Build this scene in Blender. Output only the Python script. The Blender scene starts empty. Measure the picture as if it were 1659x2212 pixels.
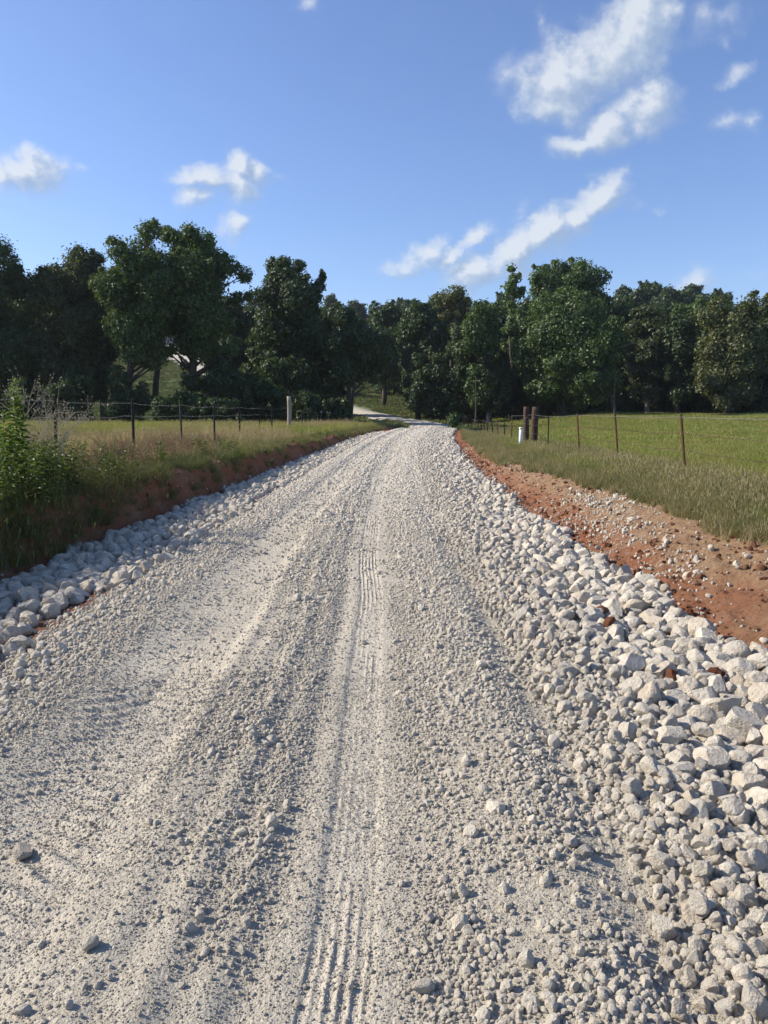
import bpy, math, random
import numpy as np
from mathutils import Vector, Matrix, Euler

random.seed(7)
RNG = np.random.default_rng(11)
SC = bpy.context.scene
COL = SC.collection
R = math.radians
EYE = 1.65
FPX = 1661.0                      # focal length in the units I measured the photograph with (1659 wide)
HOR = 895.0                       # row of the level horizon

# ------------------------------------------------------------------ noise
def _hash(ix, iy, s):
    h = (ix.astype(np.int64) * 374761393 + iy.astype(np.int64) * 668265263 + s * 974634777) & 0xffffffff
    h = ((h ^ (h >> 13)) * 1274126177) & 0xffffffff
    h = (h ^ (h >> 16)) & 0xffffffff
    return h / 4294967295.0

def vnoise(x, y, s=0):
    x = np.asarray(x, float); y = np.asarray(y, float)
    ix = np.floor(x); iy = np.floor(y)
    fx = x - ix; fy = y - iy
    fx = fx * fx * (3 - 2 * fx); fy = fy * fy * (3 - 2 * fy)
    ix = ix.astype(np.int64); iy = iy.astype(np.int64)
    a = _hash(ix, iy, s); b = _hash(ix + 1, iy, s); c = _hash(ix, iy + 1, s); d = _hash(ix + 1, iy + 1, s)
    return (a * (1 - fx) + b * fx) * (1 - fy) + (c * (1 - fx) + d * fx) * fy

def fbm(x, y, s=0, o=4):
    t = 0; a = 0.5; n = 0
    for k in range(o):
        t = t + a * vnoise(np.asarray(x) * 2 ** k, np.asarray(y) * 2 ** k, s + 17 * k); n += a; a *= 0.55
    return t / n - 0.5            # about -0.5 .. 0.5

def sst(x, a, b):
    t = np.clip((np.asarray(x, float) - a) / (b - a), 0, 1)
    return t * t * (3 - 2 * t)

def bump(x, c, w):
    return np.exp(-((np.asarray(x, float) - c) / w) ** 2)

def curve(pts):                   # smooth single-valued curve (Catmull-Rom, resampled)
    xs = np.array([p[0] for p in pts], float); ys = np.array([p[1] for p in pts], float)
    m = np.gradient(ys, xs)
    q = np.linspace(xs[0], xs[-1], 3000)
    i = np.clip(np.searchsorted(xs, q) - 1, 0, len(xs) - 2)
    h = xs[i + 1] - xs[i]; t = (q - xs[i]) / h
    v = (2*t**3-3*t**2+1)*ys[i] + (t**3-2*t**2+t)*h*m[i] + (-2*t**3+3*t**2)*ys[i+1] + (t**3-t**2)*h*m[i+1]
    return lambda a: np.interp(a, q, v)

# ------------------------------------------------------------------ terrain
cx = curve([(-60,0),(-20,0),(0,0),(12,0),(22,.13),(35,.69),(42,1.17),(50,1.9),(58,2.75),(66,3.6),(74,3.9),(82,2.9),(92,.8),(105,-1.8),(118,-4.6),(128,-8),
            (142,-19.7),(160,-33),(172,-40.7),(186,-50),(200,-58),(216,-66),(260,-80),(600,-80)])
zr = curve([(-60,0),(-20,0),(0,0),(10,0),(20,.06),(30,.2),(40,.38),(50,.53),(57,.6),(62,.52),(67,.47),(75,.72),(90,1.15),(105,1.7),(118,2.25),(125,2.8),
            (142,5.5),(160,9.4),(172,12.6),(186,16.2),(200,19.6),(230,25),(270,28.5),(330,31),(600,34)])
def cslope(y): return (cx(np.asarray(y) + .5) - cx(np.asarray(y) - .5))

def fields(x, y):
    x = np.asarray(x, float); y = np.asarray(y, float)
    far = sst(y, 98, 124)
    zR = .37 - .17 * sst(y, 15, 60) + sst(x, 9, 26) * 1.35 * sst(y, 32, 92)
    zL = .68 + .06 * sst(-x, 6, 20) - 1.4 * sst(y, 60, 76) * sst(-(x - cx(y)), 3, 9)
    w = sst(x - cx(y), -2, 2)
    z = zL * (1 - w) + zR * w
    hill = zr(y) + 1.6 * fbm(x / 60, y / 60, 5, 3) * sst(y, 120, 170) + sst(x, 30, 110) * sst(y, 120, 230) * 1.5
    z = z * (1 - far) + hill * far
    z = z + .10 * fbm(x / 6, y / 6, 3, 3) * sst(np.abs(x - cx(y)), 3.5, 7)
    return z

def lk(y): return 1 + (np.interp(y, [7, 14, 20, 32, 48, 60], [0, .10, .21, .40, .68, .85])) * (1 - sst(y, 70, 100))     # the left shoulder narrows towards the crest
def ucoord(x, y):                 # lateral position on the road's cross-section
    v = (np.asarray(x, float) - cx(y)) / np.sqrt(1 + cslope(y) ** 2); k = lk(y); v1 = -.5 - 3.8 / k
    return np.where(v >= -.5, v, np.where(v > v1, -.5 + (v + .5) * k, np.where(v > -8, -8 + (v + 8) * 3.7 / (v1 + 8), v)))
def xof(u, y):
    u = np.asarray(u, float); k = lk(y); v1 = -.5 - 3.8 / k
    v = np.where(u >= -.5, u, np.where(u > -4.3, -.5 + (u + .5) / k, np.where(u > -8, -8 + (u + 8) * (v1 + 8) / 3.7, u)))
    return cx(y) + v * np.sqrt(1 + cslope(y) ** 2)

def macro(x, y):                  # ground without the loose detail
    u = ucoord(x, y)
    T = fields(x, y)
    g = np.interp(u, [-6.0, -5.4, -4.75, -4.4, -4.05, 2.6, 3.2, 3.7, 4.1, 4.6], [1, .99, .92, .80, 0, 0, .34, .72, .95, 1])
    rz = zr(y)
    d = -.10 * sst(-u, 2.3, 2.9) * (1 - sst(-u, 4.0, 4.5)) - .10 * sst(u, 1.2, 2.0) * (1 - sst(u, 2.7, 3.4))
    return rz + (T - rz) * g + d

def road_detail(u, y):
    n1 = fbm(u * 1.2, y * .5, 21, 4)
    w = u + .16 * fbm(y * .22, u * 0 + 3, 8, 2) + .012 * fbm(y * 3, u * 0 + 7, 9, 3)          # tracks wander a little
    near = 1 - sst(y, 26, 48)
    z = .026 * n1 + .011 * fbm(u * 6, y * 6, 22, 4) + .012 * np.maximum(fbm(u * 2.5 + 9, y * 2.5, 23, 3), 0)
    # crown and windrows of loose stone between the wheel tracks
    z = z + .026 * bump(w, -.72, .24) * (1 + 1.2 * fbm(y * .9, u, 31, 3))
    z = z + .014 * bump(w + .14 * fbm(y * 1.1, u * 0, 34, 3), -1.00, .10) * (1 + 1.6 * fbm(y * 2, u * 2, 32, 3))
    z = z + .022 * bump(w, .42, .22) * (1 + fbm(y * .8, u, 33, 3)) + .018 * bump(w, .62, .14) * (1 - sst(y, 9, 16))
    z = z - .028 * bump(w, .86, .13) * (1 - sst(y, 9, 16))
    z = z + .020 * bump(w, -1.95, .2)
    # ribbed tyre track
    rib = sst(w, -.28, -.235) * (1 - sst(w, -.075, -.03))
    z = z - .010 * rib
    on = .55 + .9 * fbm(y * .7, u * 0 + 1, 41, 3)
    prof = .5 + .5 * np.cos((w + .222 + .006 * fbm(y * 2.5, u * 0, 46, 3)) / .0375 * 2 * np.pi)
    z = z + .0085 * near * rib * prof ** 3 * np.clip(2.6 * (on - .34) + 1.5 * fbm(y * 11, w * 24, 44, 3) + 1.2 * fbm(y * 1.3, w * 9, 45, 2), 0.0, 1.3)
    z = z - .0012 * rib * near * np.sin(y / .03 * 2 * np.pi + 6 * n1)
    # a second faint smooth lane right of the ribs and a swept one to the left
    z = z - .007 * bump(w, -.40, .07)
    # chevron tread in the left wheel track
    tl = sst(w, -1.85, -1.62) * (1 - sst(w, -1.16, -1.0))
    z = z - .018 * tl
    ph = (y + .30 * np.abs(w + 1.4)) / .105 + 2.4 * fbm(u * 1.3, y * 1.0, 51, 3)
    z = z + .020 * tl * near * np.clip(np.sin(ph * 2 * np.pi), -.25, 1) * np.clip(.75 + 1.6 * fbm(u * 2.5, y * 1.4, 52, 2), .1, 1.2)
    # ruts swept by a blade, running obliquely
    dg = (w * .93 + .0 * y)
    z = z + .008 * np.sin(dg / .17 * 2 * np.pi + 5 * fbm(u * .8, y * .35, 55, 3)) * bump(w, -.7, .32)
    # far away, long worn wheel tracks only
    z = z - .022 * sst(y, 16, 28) * (bump(w, -.95, .2) + bump(w, .25, .2))
    return z

def soil_detail(x, y):
    u = ucoord(x, y)
    soil = sst(u, 1.9, 2.4) * (1 - sst(u, 4.1, 4.5)) + sst(-u, 2.4, 2.8) * (1 - sst(-u, 4.8, 5.2))
    c = fbm(x * 7, y * 7, 61, 4)
    q = fbm(x * 2.2, y * 2.2, 62, 3)
    ridges = np.abs(fbm(x * 3 + y * 1.2, y * 2.2, 63, 3))
    return soil * (1 + .7 * (u < -3.9)) * (.09 * c + .08 * q - .06 * ridges * sst(np.abs(u), 2.6, 3)) * (.5 + .9 * sst(fbm(x * .9, y * .5, 66, 2), -.15, .2))

RU0, RU1 = -2.75, 2.15
def ground_z(x, y):
    u = ucoord(x, y)
    m = sst(u, RU0 + .12, RU0 + .35) * (1 - sst(u, RU1 - .35, RU1 - .12))
    return macro(x, y) + soil_detail(x, y) - .09 * m

def top_z(x, y):                  # what things rest on
    u = ucoord(x, y)
    on = (u > RU0 + .1) & (u < RU1 - .1)
    return np.where(on, macro(x, y) + road_detail(u, y), macro(x, y) + soil_detail(x, y))

def gz(x, y):
    return float(macro(np.array([x]), np.array([y]))[0])

def pix(px, py, d):               # point at distance d seen at photo pixel (px, py)
    v = Vector(((px - 829.5) / FPX, 1, (1106 - py) / FPX)); v.rotate(Euler((-R(7.24), 0, 0)))
    return v.x / v.y * d, d, EYE + v.z / v.y * d

# ------------------------------------------------------------------ object helpers
def tag(o, label=None, cat=None, group=None, kind=None):
    if label: o['label'] = label
    if cat: o['category'] = cat
    if group: o['group'] = group
    if kind: o['kind'] = kind
    return o

def empty(name, loc, parent=None):
    o = bpy.data.objects.new(name, None); COL.objects.link(o); o.location = loc
    o.empty_display_size = .2
    return o

def npmesh(name, V, F, mat=None, smooth=True, mats=None, midx=None):
    """V (n,3), F a list of arrays of equal-length faces"""
    me = bpy.data.meshes.new(name)
    V = np.ascontiguousarray(V, dtype=np.float32)
    if not isinstance(F, list): F = [F]
    F = [np.asarray(f, dtype=np.int32) for f in F if len(f)]
    loops = np.concatenate([f.ravel() for f in F])
    tot = np.concatenate([np.full(len(f), f.shape[1], np.int32) for f in F])
    start = np.concatenate([[0], np.cumsum(tot)[:-1]]).astype(np.int32)
    me.vertices.add(len(V)); me.vertices.foreach_set('co', V.ravel())
    me.loops.add(len(loops)); me.loops.foreach_set('vertex_index', loops)
    me.polygons.add(len(tot)); me.polygons.foreach_set('loop_start', start)
    try: me.polygons.foreach_set('loop_total', tot)
    except Exception: pass
    me.polygons.foreach_set('use_smooth', np.full(len(tot), bool(smooth)))
    for m in (mats or ([mat] if mat else [])): me.materials.append(m)
    if midx is not None: me.polygons.foreach_set('material_index', np.asarray(midx, np.int32))
    me.update(); me.validate()
    return me

def link(name, me, parent=None, loc=(0,0,0), rot=(0,0,0), scale=(1,1,1)):
    o = bpy.data.objects.new(name, me); COL.objects.link(o)
    o.location = loc; o.rotation_euler = rot; o.scale = scale
    if parent: o.parent = parent
    return o

class MB:
    def __init__(s): s.V = []; s.Q = []; s.T = []; s.n = 0
    def add(s, V, Q=None, T=None):
        V = np.asarray(V, float)
        if Q is not None and len(Q): s.Q.append(np.asarray(Q) + s.n)
        if T is not None and len(T): s.T.append(np.asarray(T) + s.n)
        s.V.append(V); s.n += len(V)
    def tube(s, P, rad, k=8, cap=True, wob=0, seed=0):
        P = np.asarray(P, float); n = len(P)
        rad = np.broadcast_to(np.asarray(rad, float), (n,))
        T = np.gradient(P, axis=0); T /= np.linalg.norm(T, axis=1)[:, None] + 1e-9
        ref = np.array([0, 0, 1.]) if abs(T[:, 2]).mean() < .8 else np.array([1., 0, 0])
        A = np.cross(T, ref); A /= np.linalg.norm(A, axis=1)[:, None] + 1e-9
        B = np.cross(T, A)
        a = np.arange(k) / k * 2 * np.pi
        rr = rad[:, None] * np.ones(k)[None]
        if wob:
            rg = np.random.default_rng(seed); rr = rr * (1 + wob * (rg.random((n, k)) - .5)) 
        V = P[:, None] + rr[..., None] * (np.cos(a)[None, :, None] * A[:, None] + np.sin(a)[None, :, None] * B[:, None])
        V = V.reshape(-1, 3)
        i = np.arange(n - 1)[:, None] * k; j = np.arange(k)[None]
        j2 = (j + 1) % k
        Q = np.stack([i + j, i + j2, i + k + j2, i + k + j], -1).reshape(-1, 4)
        T_ = []
        if cap:
            V = np.vstack([V, P[:1], P[-1:]])
            c0, c1 = n * k, n * k + 1
            jj = np.arange(k); T_ = np.vstack([np.stack([np.full(k, c0), (jj + 1) % k, jj], -1),
                                             np.stack([np.full(k, c1), (n-1)*k + jj, (n-1)*k + (jj+1) % k], -1)])
        s.add(V, Q, T_)
    def box(s, c, h, rot=None):
        v = np.array([[x, y, z] for x in (-1, 1) for y in (-1, 1) for z in (-1, 1)], float) * np.asarray(h)
        if rot is not None: v = v @ np.array(rot.to_matrix()).T
        s.add(v + np.asarray(c), [[0,1,3,2],[4,6,7,5],[0,4,5,1],[2,3,7,6],[0,2,6,4],[1,5,7,3]])
    def mesh(s, name, mat, smooth=True):
        return npmesh(name, np.vstack(s.V), [np.vstack(a) for a in (s.Q, s.T) if a], mat, smooth)

# ------------------------------------------------------------------ materials
def newmat(name):
    m = bpy.data.materials.new(name); m.use_nodes = True
    nt = m.node_tree; b = nt.nodes['Principled BSDF']
    b.inputs['Roughness'].default_value = .9
    b.inputs['Specular IOR Level'].default_value = .25
    return m, nt, b
def N(nt, t, **kw):
    n = nt.nodes.new(t)
    for k, v in kw.items():
        if k.startswith('i_'):
            key = k[2:]; key = int(key) if key.isdigit() else key.replace('_', ' ')
            n.inputs[key].default_value = v
        else: setattr(n, k, v)
    return n
def ramp(nt, fac, stops):
    r = nt.nodes.new('ShaderNodeValToRGB'); e = r.color_ramp.elements
    while len(e) < len(stops): e.new(.5)
    for el, (p, c) in zip(e, stops):
        el.position = p; el.color = (*c, 1) if len(c) == 3 else c
    nt.links.new(fac, r.inputs[0]); return r.outputs[0]
def mixc(nt, f, a, b, mode='MIX'):
    n = nt.nodes.new('ShaderNodeMix'); n.data_type = 'RGBA'; n.blend_type = mode
    for s, v in ((0, f), (6, a), (7, b)):
        if hasattr(v, 'is_linked'): nt.links.new(v, n.inputs[s])
        else: n.inputs[s].default_value = v if s == 0 else ((*v, 1) if len(v) == 3 else v)
    return n.outputs[2]
def mth(nt, op, a, b=None, c=None, clamp=False):
    n = nt.nodes.new('ShaderNodeMath'); n.operation = op; n.use_clamp = clamp
    for i, v in enumerate((a, b, c)):
        if v is None: continue
        if hasattr(v, 'is_linked'): nt.links.new(v, n.inputs[i])
        else: n.inputs[i].default_value = v
    return n.outputs[0]
def noise(nt, scale, detail=4, rough=.55, vec=None, w=None):
    n = N(nt, 'ShaderNodeTexNoise'); n.inputs['Scale'].default_value = scale
    n.inputs['Detail'].default_value = detail; n.inputs['Roughness'].default_value = rough
    if vec: nt.links.new(vec, n.inputs['Vector'])
    return n.outputs[0]
def bumpn(nt, b, h, strength, dist):
    n = N(nt, 'ShaderNodeBump'); n.inputs['Strength'].default_value = strength; n.inputs['Distance'].default_value = dist
    nt.links.new(h, n.inputs['Height']); nt.links.new(n.outputs[0], b.inputs['Normal']); return n

def mat_stone(name, base, warm, dark, nscale=14, bump_d=.004):
    m, nt, b = newmat(name); L = nt.links
    oi = N(nt, 'ShaderNodeObjectInfo'); tc = N(nt, 'ShaderNodeTexCoord')
    off = N(nt, 'ShaderNodeVectorMath', operation='ADD')
    L.new(tc.outputs['Object'], off.inputs[0]); L.new(oi.outputs['Random'], off.inputs[1])
    sc = N(nt, 'ShaderNodeVectorMath', operation='SCALE'); sc.inputs['Scale'].default_value = 1
    L.new(off.outputs[0], sc.inputs[0]); v = sc.outputs[0]
    c = ramp(nt, oi.outputs['Random'], [(0, dark), (.22, base), (.62, base), (.8, warm), (1, [min(1, q * 1.12) for q in base])])
    n1 = noise(nt, nscale, 5, .6, v)
    c = mixc(nt, ramp(nt, n1, [(.42, (0,0,0)), (.75, (1,1,1))]), c, [q * .72 for q in warm])
    n2 = noise(nt, nscale * .3, 3, .5, v)
    c = mixc(nt, mth(nt, 'MULTIPLY', ramp(nt, n2, [(.5, (0,0,0)), (.72, (1,1,1))]), .55), c, [q * .9 for q in warm])
    L.new(c, b.inputs['Base Color'])
    bumpn(nt, b, noise(nt, nscale * 2.2, 5, .65, v), .7, bump_d)
    return m
GREY = (.50, .485, .455)
M_grav = mat_stone('gravel_stone', (.72,.665,.55), (.68,.60,.475), (.60,.555,.465), 3.0, .04)
M_rock = mat_stone('limestone', (.60,.555,.465), (.56,.485,.375), (.48,.45,.39), 2.6, .05)

def mat_clod():
    m, nt, b = newmat('red_clay_clod'); oi = N(nt, 'ShaderNodeObjectInfo')
    c = ramp(nt, oi.outputs['Random'], [(0, (.17,.06,.028)), (.6, (.24,.095,.048)), (1, (.32,.18,.10))])
    nt.links.new(c, b.inputs['Base Color'])
    tc = N(nt, 'ShaderNodeTexCoord'); bumpn(nt, b, noise(nt, 5, 5, .7, tc.outputs['Object']), .8, .12); return m
M_clod = mat_clod()

def mat_road():
    m, nt, b = newmat('crushed_limestone_road'); L = nt.links
    tc = N(nt, 'ShaderNodeTexCoord'); P = tc.outputs['Object']
    big = noise(nt, .9, 4, .6, P); mid = noise(nt, 7, 5, .65, P); fine = noise(nt, 150, 4, .75, P)
    c = ramp(nt, big, [(.3, (.35,.31,.235)), (.5, (.42,.38,.29)), (.7, (.39,.335,.25))])
    c = mixc(nt, ramp(nt, mid, [(.35,(0,0,0)),(.75,(1,1,1))]), c, (.47,.43,.34))
    nw = N(nt, 'ShaderNodeTexNoise'); nw.inputs['Scale'].default_value = 40; nw.inputs['Detail'].default_value = 3; L.new(P, nw.inputs['Vector'])
    wv = N(nt, 'ShaderNodeVectorMath', operation='MULTIPLY_ADD'); L.new(nw.outputs['Color'], wv.inputs[0]); wv.inputs[1].default_value = (.035,) * 3; L.new(P, wv.inputs[2])
    vo = N(nt, 'ShaderNodeTexVoronoi'); vo.inputs['Scale'].default_value = 95; L.new(wv.outputs[0], vo.inputs['Vector'])
    vb = N(nt, 'ShaderNodeTexVoronoi'); vb.inputs['Scale'].default_value = 38; L.new(wv.outputs[0], vb.inputs['Vector'])
    cc = N(nt, 'ShaderNodeSeparateColor'); L.new(vo.outputs['Color'], cc.inputs[0])
    c = mixc(nt, .5, c, ramp(nt, cc.outputs[0], [(0, (.34,.31,.25)), (.5, (.46,.42,.34)), (1, (.59,.545,.455))]))
    la = N(nt, 'ShaderNodeAttribute'); la.attribute_name = 'lane'
    lw = mth(nt, 'MULTIPLY', la.outputs['Fac'], ramp(nt, mid, [(.3, (.3,.3,.3)), (.6, (1,1,1))]))
    c = mixc(nt, mth(nt, 'MULTIPLY', lw, .75), c, (.56,.51,.415))
    L.new(c, b.inputs['Base Color'])
    # crushed stone relief: cell domes of two sizes, patchy
    h1 = mth(nt, 'SUBTRACT', 1.0, vo.outputs['Distance']); h2 = mth(nt, 'SUBTRACT', 1.0, vb.outputs['Distance'])
    pm = ramp(nt, noise(nt, 2.2, 4, .6, P), [(.42, (0,0,0)), (.6, (1,1,1))])
    h = mth(nt, 'ADD', mth(nt, 'MULTIPLY', h1, .005), mth(nt, 'MULTIPLY', mth(nt, 'MULTIPLY', h2, pm), .014))
    h = mth(nt, 'ADD', h, mth(nt, 'MULTIPLY', fine, .006))
    h = mth(nt, 'ADD', h, mth(nt, 'MULTIPLY', noise(nt, 30, 4, .7, P), .008))
    bumpn(nt, b, h, 1.0, 1.0)
    b.inputs['Roughness'].default_value = .97
    return m
M_road = mat_road()

def mat_ground():
    m, nt, b = newmat('ground_soil'); L = nt.links
    tc = N(nt, 'ShaderNodeTexCoord'); P = tc.outputs['Object']
    at = N(nt, 'ShaderNodeAttribute'); at.attribute_name = 'zone'
    sp = N(nt, 'ShaderNodeSeparateColor'); L.new(at.outputs['Color'], sp.inputs[0])
    n1 = noise(nt, 1.3, 6, .65, P); n2 = noise(nt, 9, 6, .7, P); n3 = noise(nt, 45, 4, .7, P)
    grass = ramp(nt, noise(nt, .35, 5, .6, P), [(.3, (.055,.085,.018)), (.5, (.085,.115,.028)), (.7, (.12,.135,.04))])
    grass = mixc(nt, .35, grass, ramp(nt, n2, [(.3, (.035,.06,.012)), (.7, (.14,.15,.05))]))
    red = ramp(nt, n2, [(.25, (.17,.055,.025)), (.5, (.27,.098,.045)), (.75, (.33,.145,.075))])
    red = mixc(nt, .3, red, ramp(nt, n3, [(.3, (.10,.03,.013)), (.7, (.36,.16,.08))]))
    tan = ramp(nt, n2, [(.3, (.24,.14,.075)), (.7, (.40,.27,.16))])
    tf = mth(nt, 'MULTIPLY', sp.outputs[2], 1.0)
    tw = mth(nt, 'ADD', tf, mth(nt, 'MULTIPLY', mth(nt, 'SUBTRACT', n1, .5), 2.4), clamp=True)
    red = mixc(nt, tw, red, tan)
    rw = mth(nt, 'ADD', sp.outputs[0], mth(nt, 'MULTIPLY', mth(nt, 'SUBTRACT', n2, .5), .5), clamp=True)
    rw = ramp(nt, rw, [(.4, (0,0,0)), (.6, (1,1,1))])
    c = mixc(nt, rw, grass, red)
    dw = mth(nt, 'ADD', sp.outputs[1], mth(nt, 'MULTIPLY', mth(nt, 'SUBTRACT', n2, .5), 1.0), clamp=True)
    dust = ramp(nt, n3, [(.3, (.26,.24,.215)), (.7, (.44,.42,.39))])
    c = mixc(nt, ramp(nt, dw, [(.35, (0,0,0)), (.65, (1,1,1))]), c, dust)
    L.new(c, b.inputs['Base Color'])
    h = mth(nt, 'ADD', mth(nt, 'MULTIPLY', n3, .012), mth(nt, 'MULTIPLY', noise(nt, 16, 6, .75, P), .07))
    bumpn(nt, b, h, 1.0, 1.0)
    b.inputs['Roughness'].default_value = 1
    return m
M_ground = mat_ground()

def mat_leaf(name, stops, trans=.35, rnd='island'):
    m = bpy.data.materials.new(name); m.use_nodes = True; nt = m.node_tree; L = nt.links
    nt.nodes.remove(nt.nodes['Principled BSDF']); out = nt.nodes['Material Output']
    if rnd == 'island':
        g = N(nt, 'ShaderNodeNewGeometry').outputs['Random Per Island']
    else:
        g = N(nt, 'ShaderNodeObjectInfo').outputs['Random']
    g2 = N(nt, 'ShaderNodeObjectInfo').outputs['Random']
    c = ramp(nt, g, stops)
    if rnd == 'obj':              # patches of drier growth across the ground
        loc = N(nt, 'ShaderNodeObjectInfo').outputs['Location']
        pn = ramp(nt, noise(nt, .22, 5, .65, loc), [(.46, (0,0,0)), (.62, (1,1,1))])
        c = mixc(nt, mth(nt, 'MULTIPLY', pn, .55), c, mixc(nt, .5, stops[-1][1], (.27, .22, .10)))
    d = N(nt, 'ShaderNodeBsdfDiffuse'); t = N(nt, 'ShaderNodeBsdfTranslucent'); x = N(nt, 'ShaderNodeMixShader')
    gl = N(nt, 'ShaderNodeBsdfGlossy'); gl.inputs['Roughness'].default_value = .5
    L.new(c, d.inputs[0])
    tcol = mixc(nt, 1.0, c, (1.25, 1.2, .55), 'MULTIPLY'); L.new(tcol, t.inputs[0])
    x.inputs[0].default_value = trans; L.new(d.outputs[0], x.inputs[1]); L.new(t.outputs[0], x.inputs[2])
    y = N(nt, 'ShaderNodeMixShader'); y.inputs[0].default_value = .03
    gl.inputs[0].default_value = (1,1,1,1)
    L.new(x.outputs[0], y.inputs[1]); L.new(gl.outputs[0], y.inputs[2]); L.new(y.outputs[0], out.inputs[0])
    return m
LEAF = {
 'green':  mat_leaf('leaves_green',  [(0,(.038,.075,.018)),(.5,(.065,.115,.026)),(1,(.10,.155,.038))]),
 'dark':   mat_leaf('leaves_dark',   [(0,(.026,.052,.017)),(.5,(.042,.078,.023)),(1,(.068,.105,.033))]),
 'olive':  mat_leaf('leaves_olive',  [(0,(.036,.058,.019)),(.5,(.062,.086,.028)),(1,(.105,.12,.045))]),
 'brown':  mat_leaf('leaves_brownish', [(0,(.05,.075,.022)),(.5,(.088,.112,.034)),(1,(.145,.15,.055))]),
 'light':  mat_leaf('leaves_light',  [(0,(.07,.12,.03)),(.5,(.10,.165,.04)),(1,(.14,.21,.06))], .42),
 'weed':   mat_leaf('leaves_weed',   [(0,(.045,.075,.022)),(.5,(.075,.115,.032)),(1,(.13,.18,.05))], .4),
}
M_gfield = mat_leaf('grass_field', [(0,(.135,.18,.032)),(.45,(.185,.235,.042)),(.8,(.24,.255,.058)),(1,(.32,.28,.09))], .4, 'obj')
M_gverge = mat_leaf('grass_verge', [(0,(.085,.11,.035)),(.35,(.14,.15,.055)),(.65,(.23,.20,.095)),(1,(.33,.27,.16))], .35, 'obj')
M_gdry = mat_leaf('grass_dry', [(0,(.22,.17,.09)),(.5,(.33,.26,.15)),(1,(.42,.35,.22))], .3, 'obj')
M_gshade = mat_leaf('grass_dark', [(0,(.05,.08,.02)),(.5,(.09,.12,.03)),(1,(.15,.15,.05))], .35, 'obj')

def mat_simple(name, stops, scale=8, rough=.9, stretch=None, bd=.01, metal=0):
    m, nt, b = newmat(name); tc = N(nt, 'ShaderNodeTexCoord'); v = tc.outputs['Object']
    if stretch:
        mp = N(nt, 'ShaderNodeMapping'); mp.inputs['Scale'].default_value = stretch
        nt.links.new(v, mp.inputs[0]); v = mp.outputs[0]
    n = noise(nt, scale, 5, .65, v)
    nt.links.new(ramp(nt, n, stops), b.inputs['Base Color'])
    b.inputs['Roughness'].default_value = rough; b.inputs['Metallic'].default_value = metal
    bumpn(nt, b, n, .6, bd); return m
M_bark = mat_simple('bark', [(.3,(.035,.028,.022)),(.7,(.10,.085,.07))], 3, .95, (3,3,.6), .05)
M_barkpale = mat_simple('bark_pale', [(.3,(.12,.10,.085)),(.7,(.26,.23,.20))], 3, .95, (3,3,.6), .04)
M_barkgrey = mat_simple('bark_grey', [(.3,(.05,.045,.038)),(.7,(.13,.115,.098))], 3, .95, (3,3,.6), .04)
M_woodpale = mat_simple('weathered_wood', [(.3,(.17,.14,.105)),(.55,(.30,.26,.205)),(.75,(.38,.34,.28))], 9, .9, (6,6,.5), .012)
M_wooddark = mat_simple('creosoted_wood', [(.3,(.030,.020,.015)),(.6,(.085,.052,.037)),(.8,(.15,.10,.075))], 8, .9, (6,6,.4), .02)
M_woodtop = mat_simple('sawn_post_end', [(.3,(.13,.11,.09)),(.7,(.26,.23,.19))], 20, .9)
M_rust = mat_simple('rusty_steel', [(.3,(.045,.026,.018)),(.55,(.09,.045,.028)),(.75,(.15,.075,.042))], 30, .85, None, .002, .1)
M_dksteel = mat_simple('dark_steel', [(.3,(.025,.026,.024)),(.7,(.06,.055,.048))], 30, .75, None, .002, .2)
M_postwhite = mat_simple('painted_post_tip', [(.3,(.5,.5,.47)),(.7,(.7,.7,.66))], 30, .7)
M_wire = mat_simple('galvanised_wire', [(.3,(.16,.15,.13)),(.7,(.30,.28,.25))], 30, .55, None, .001, .5)
M_wirerust = mat_simple('rusty_wire', [(.3,(.09,.05,.035)),(.7,(.18,.11,.08))], 30, .7, None, .001, .3)
M_pvc = mat_simple('white_pvc', [(.3,(.72,.72,.69)),(.7,(.80,.80,.78))], 5, .45, None, .0005)
M_stalk = mat_simple('dry_stalk', [(.3,(.26,.23,.15)),(.7,(.42,.38,.27))], 20, .9)
M_gstem = mat_simple('green_stem', [(.3,(.07,.10,.03)),(.7,(.13,.17,.05))], 20, .8)
M_wall = mat_simple('house_siding', [(.3,(.42,.42,.42)),(.7,(.52,.52,.51))], 2, .9)
M_roof = mat_simple('house_roof', [(.3,(.16,.17,.19)),(.7,(.24,.25,.27))], 2, .8)
M_win = mat_simple('window_glass', [(.3,(.03,.035,.04)),(.7,(.06,.07,.08))], 2, .2)

# ------------------------------------------------------------------ ground sheet
def rows(y0, y1, k, base):
    ys = [y0]
    while ys[-1] < y1: ys.append(ys[-1] + max(base, k * abs(ys[-1])))
    return np.array(ys)
def grid_faces(nr, nc):
    i = np.arange(nr - 1)[:, None] * nc; j = np.arange(nc - 1)[None]
    return np.stack([i + j, i + j + 1, i + nc + j + 1, i + nc + j], -1).reshape(-1, 4)

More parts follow.
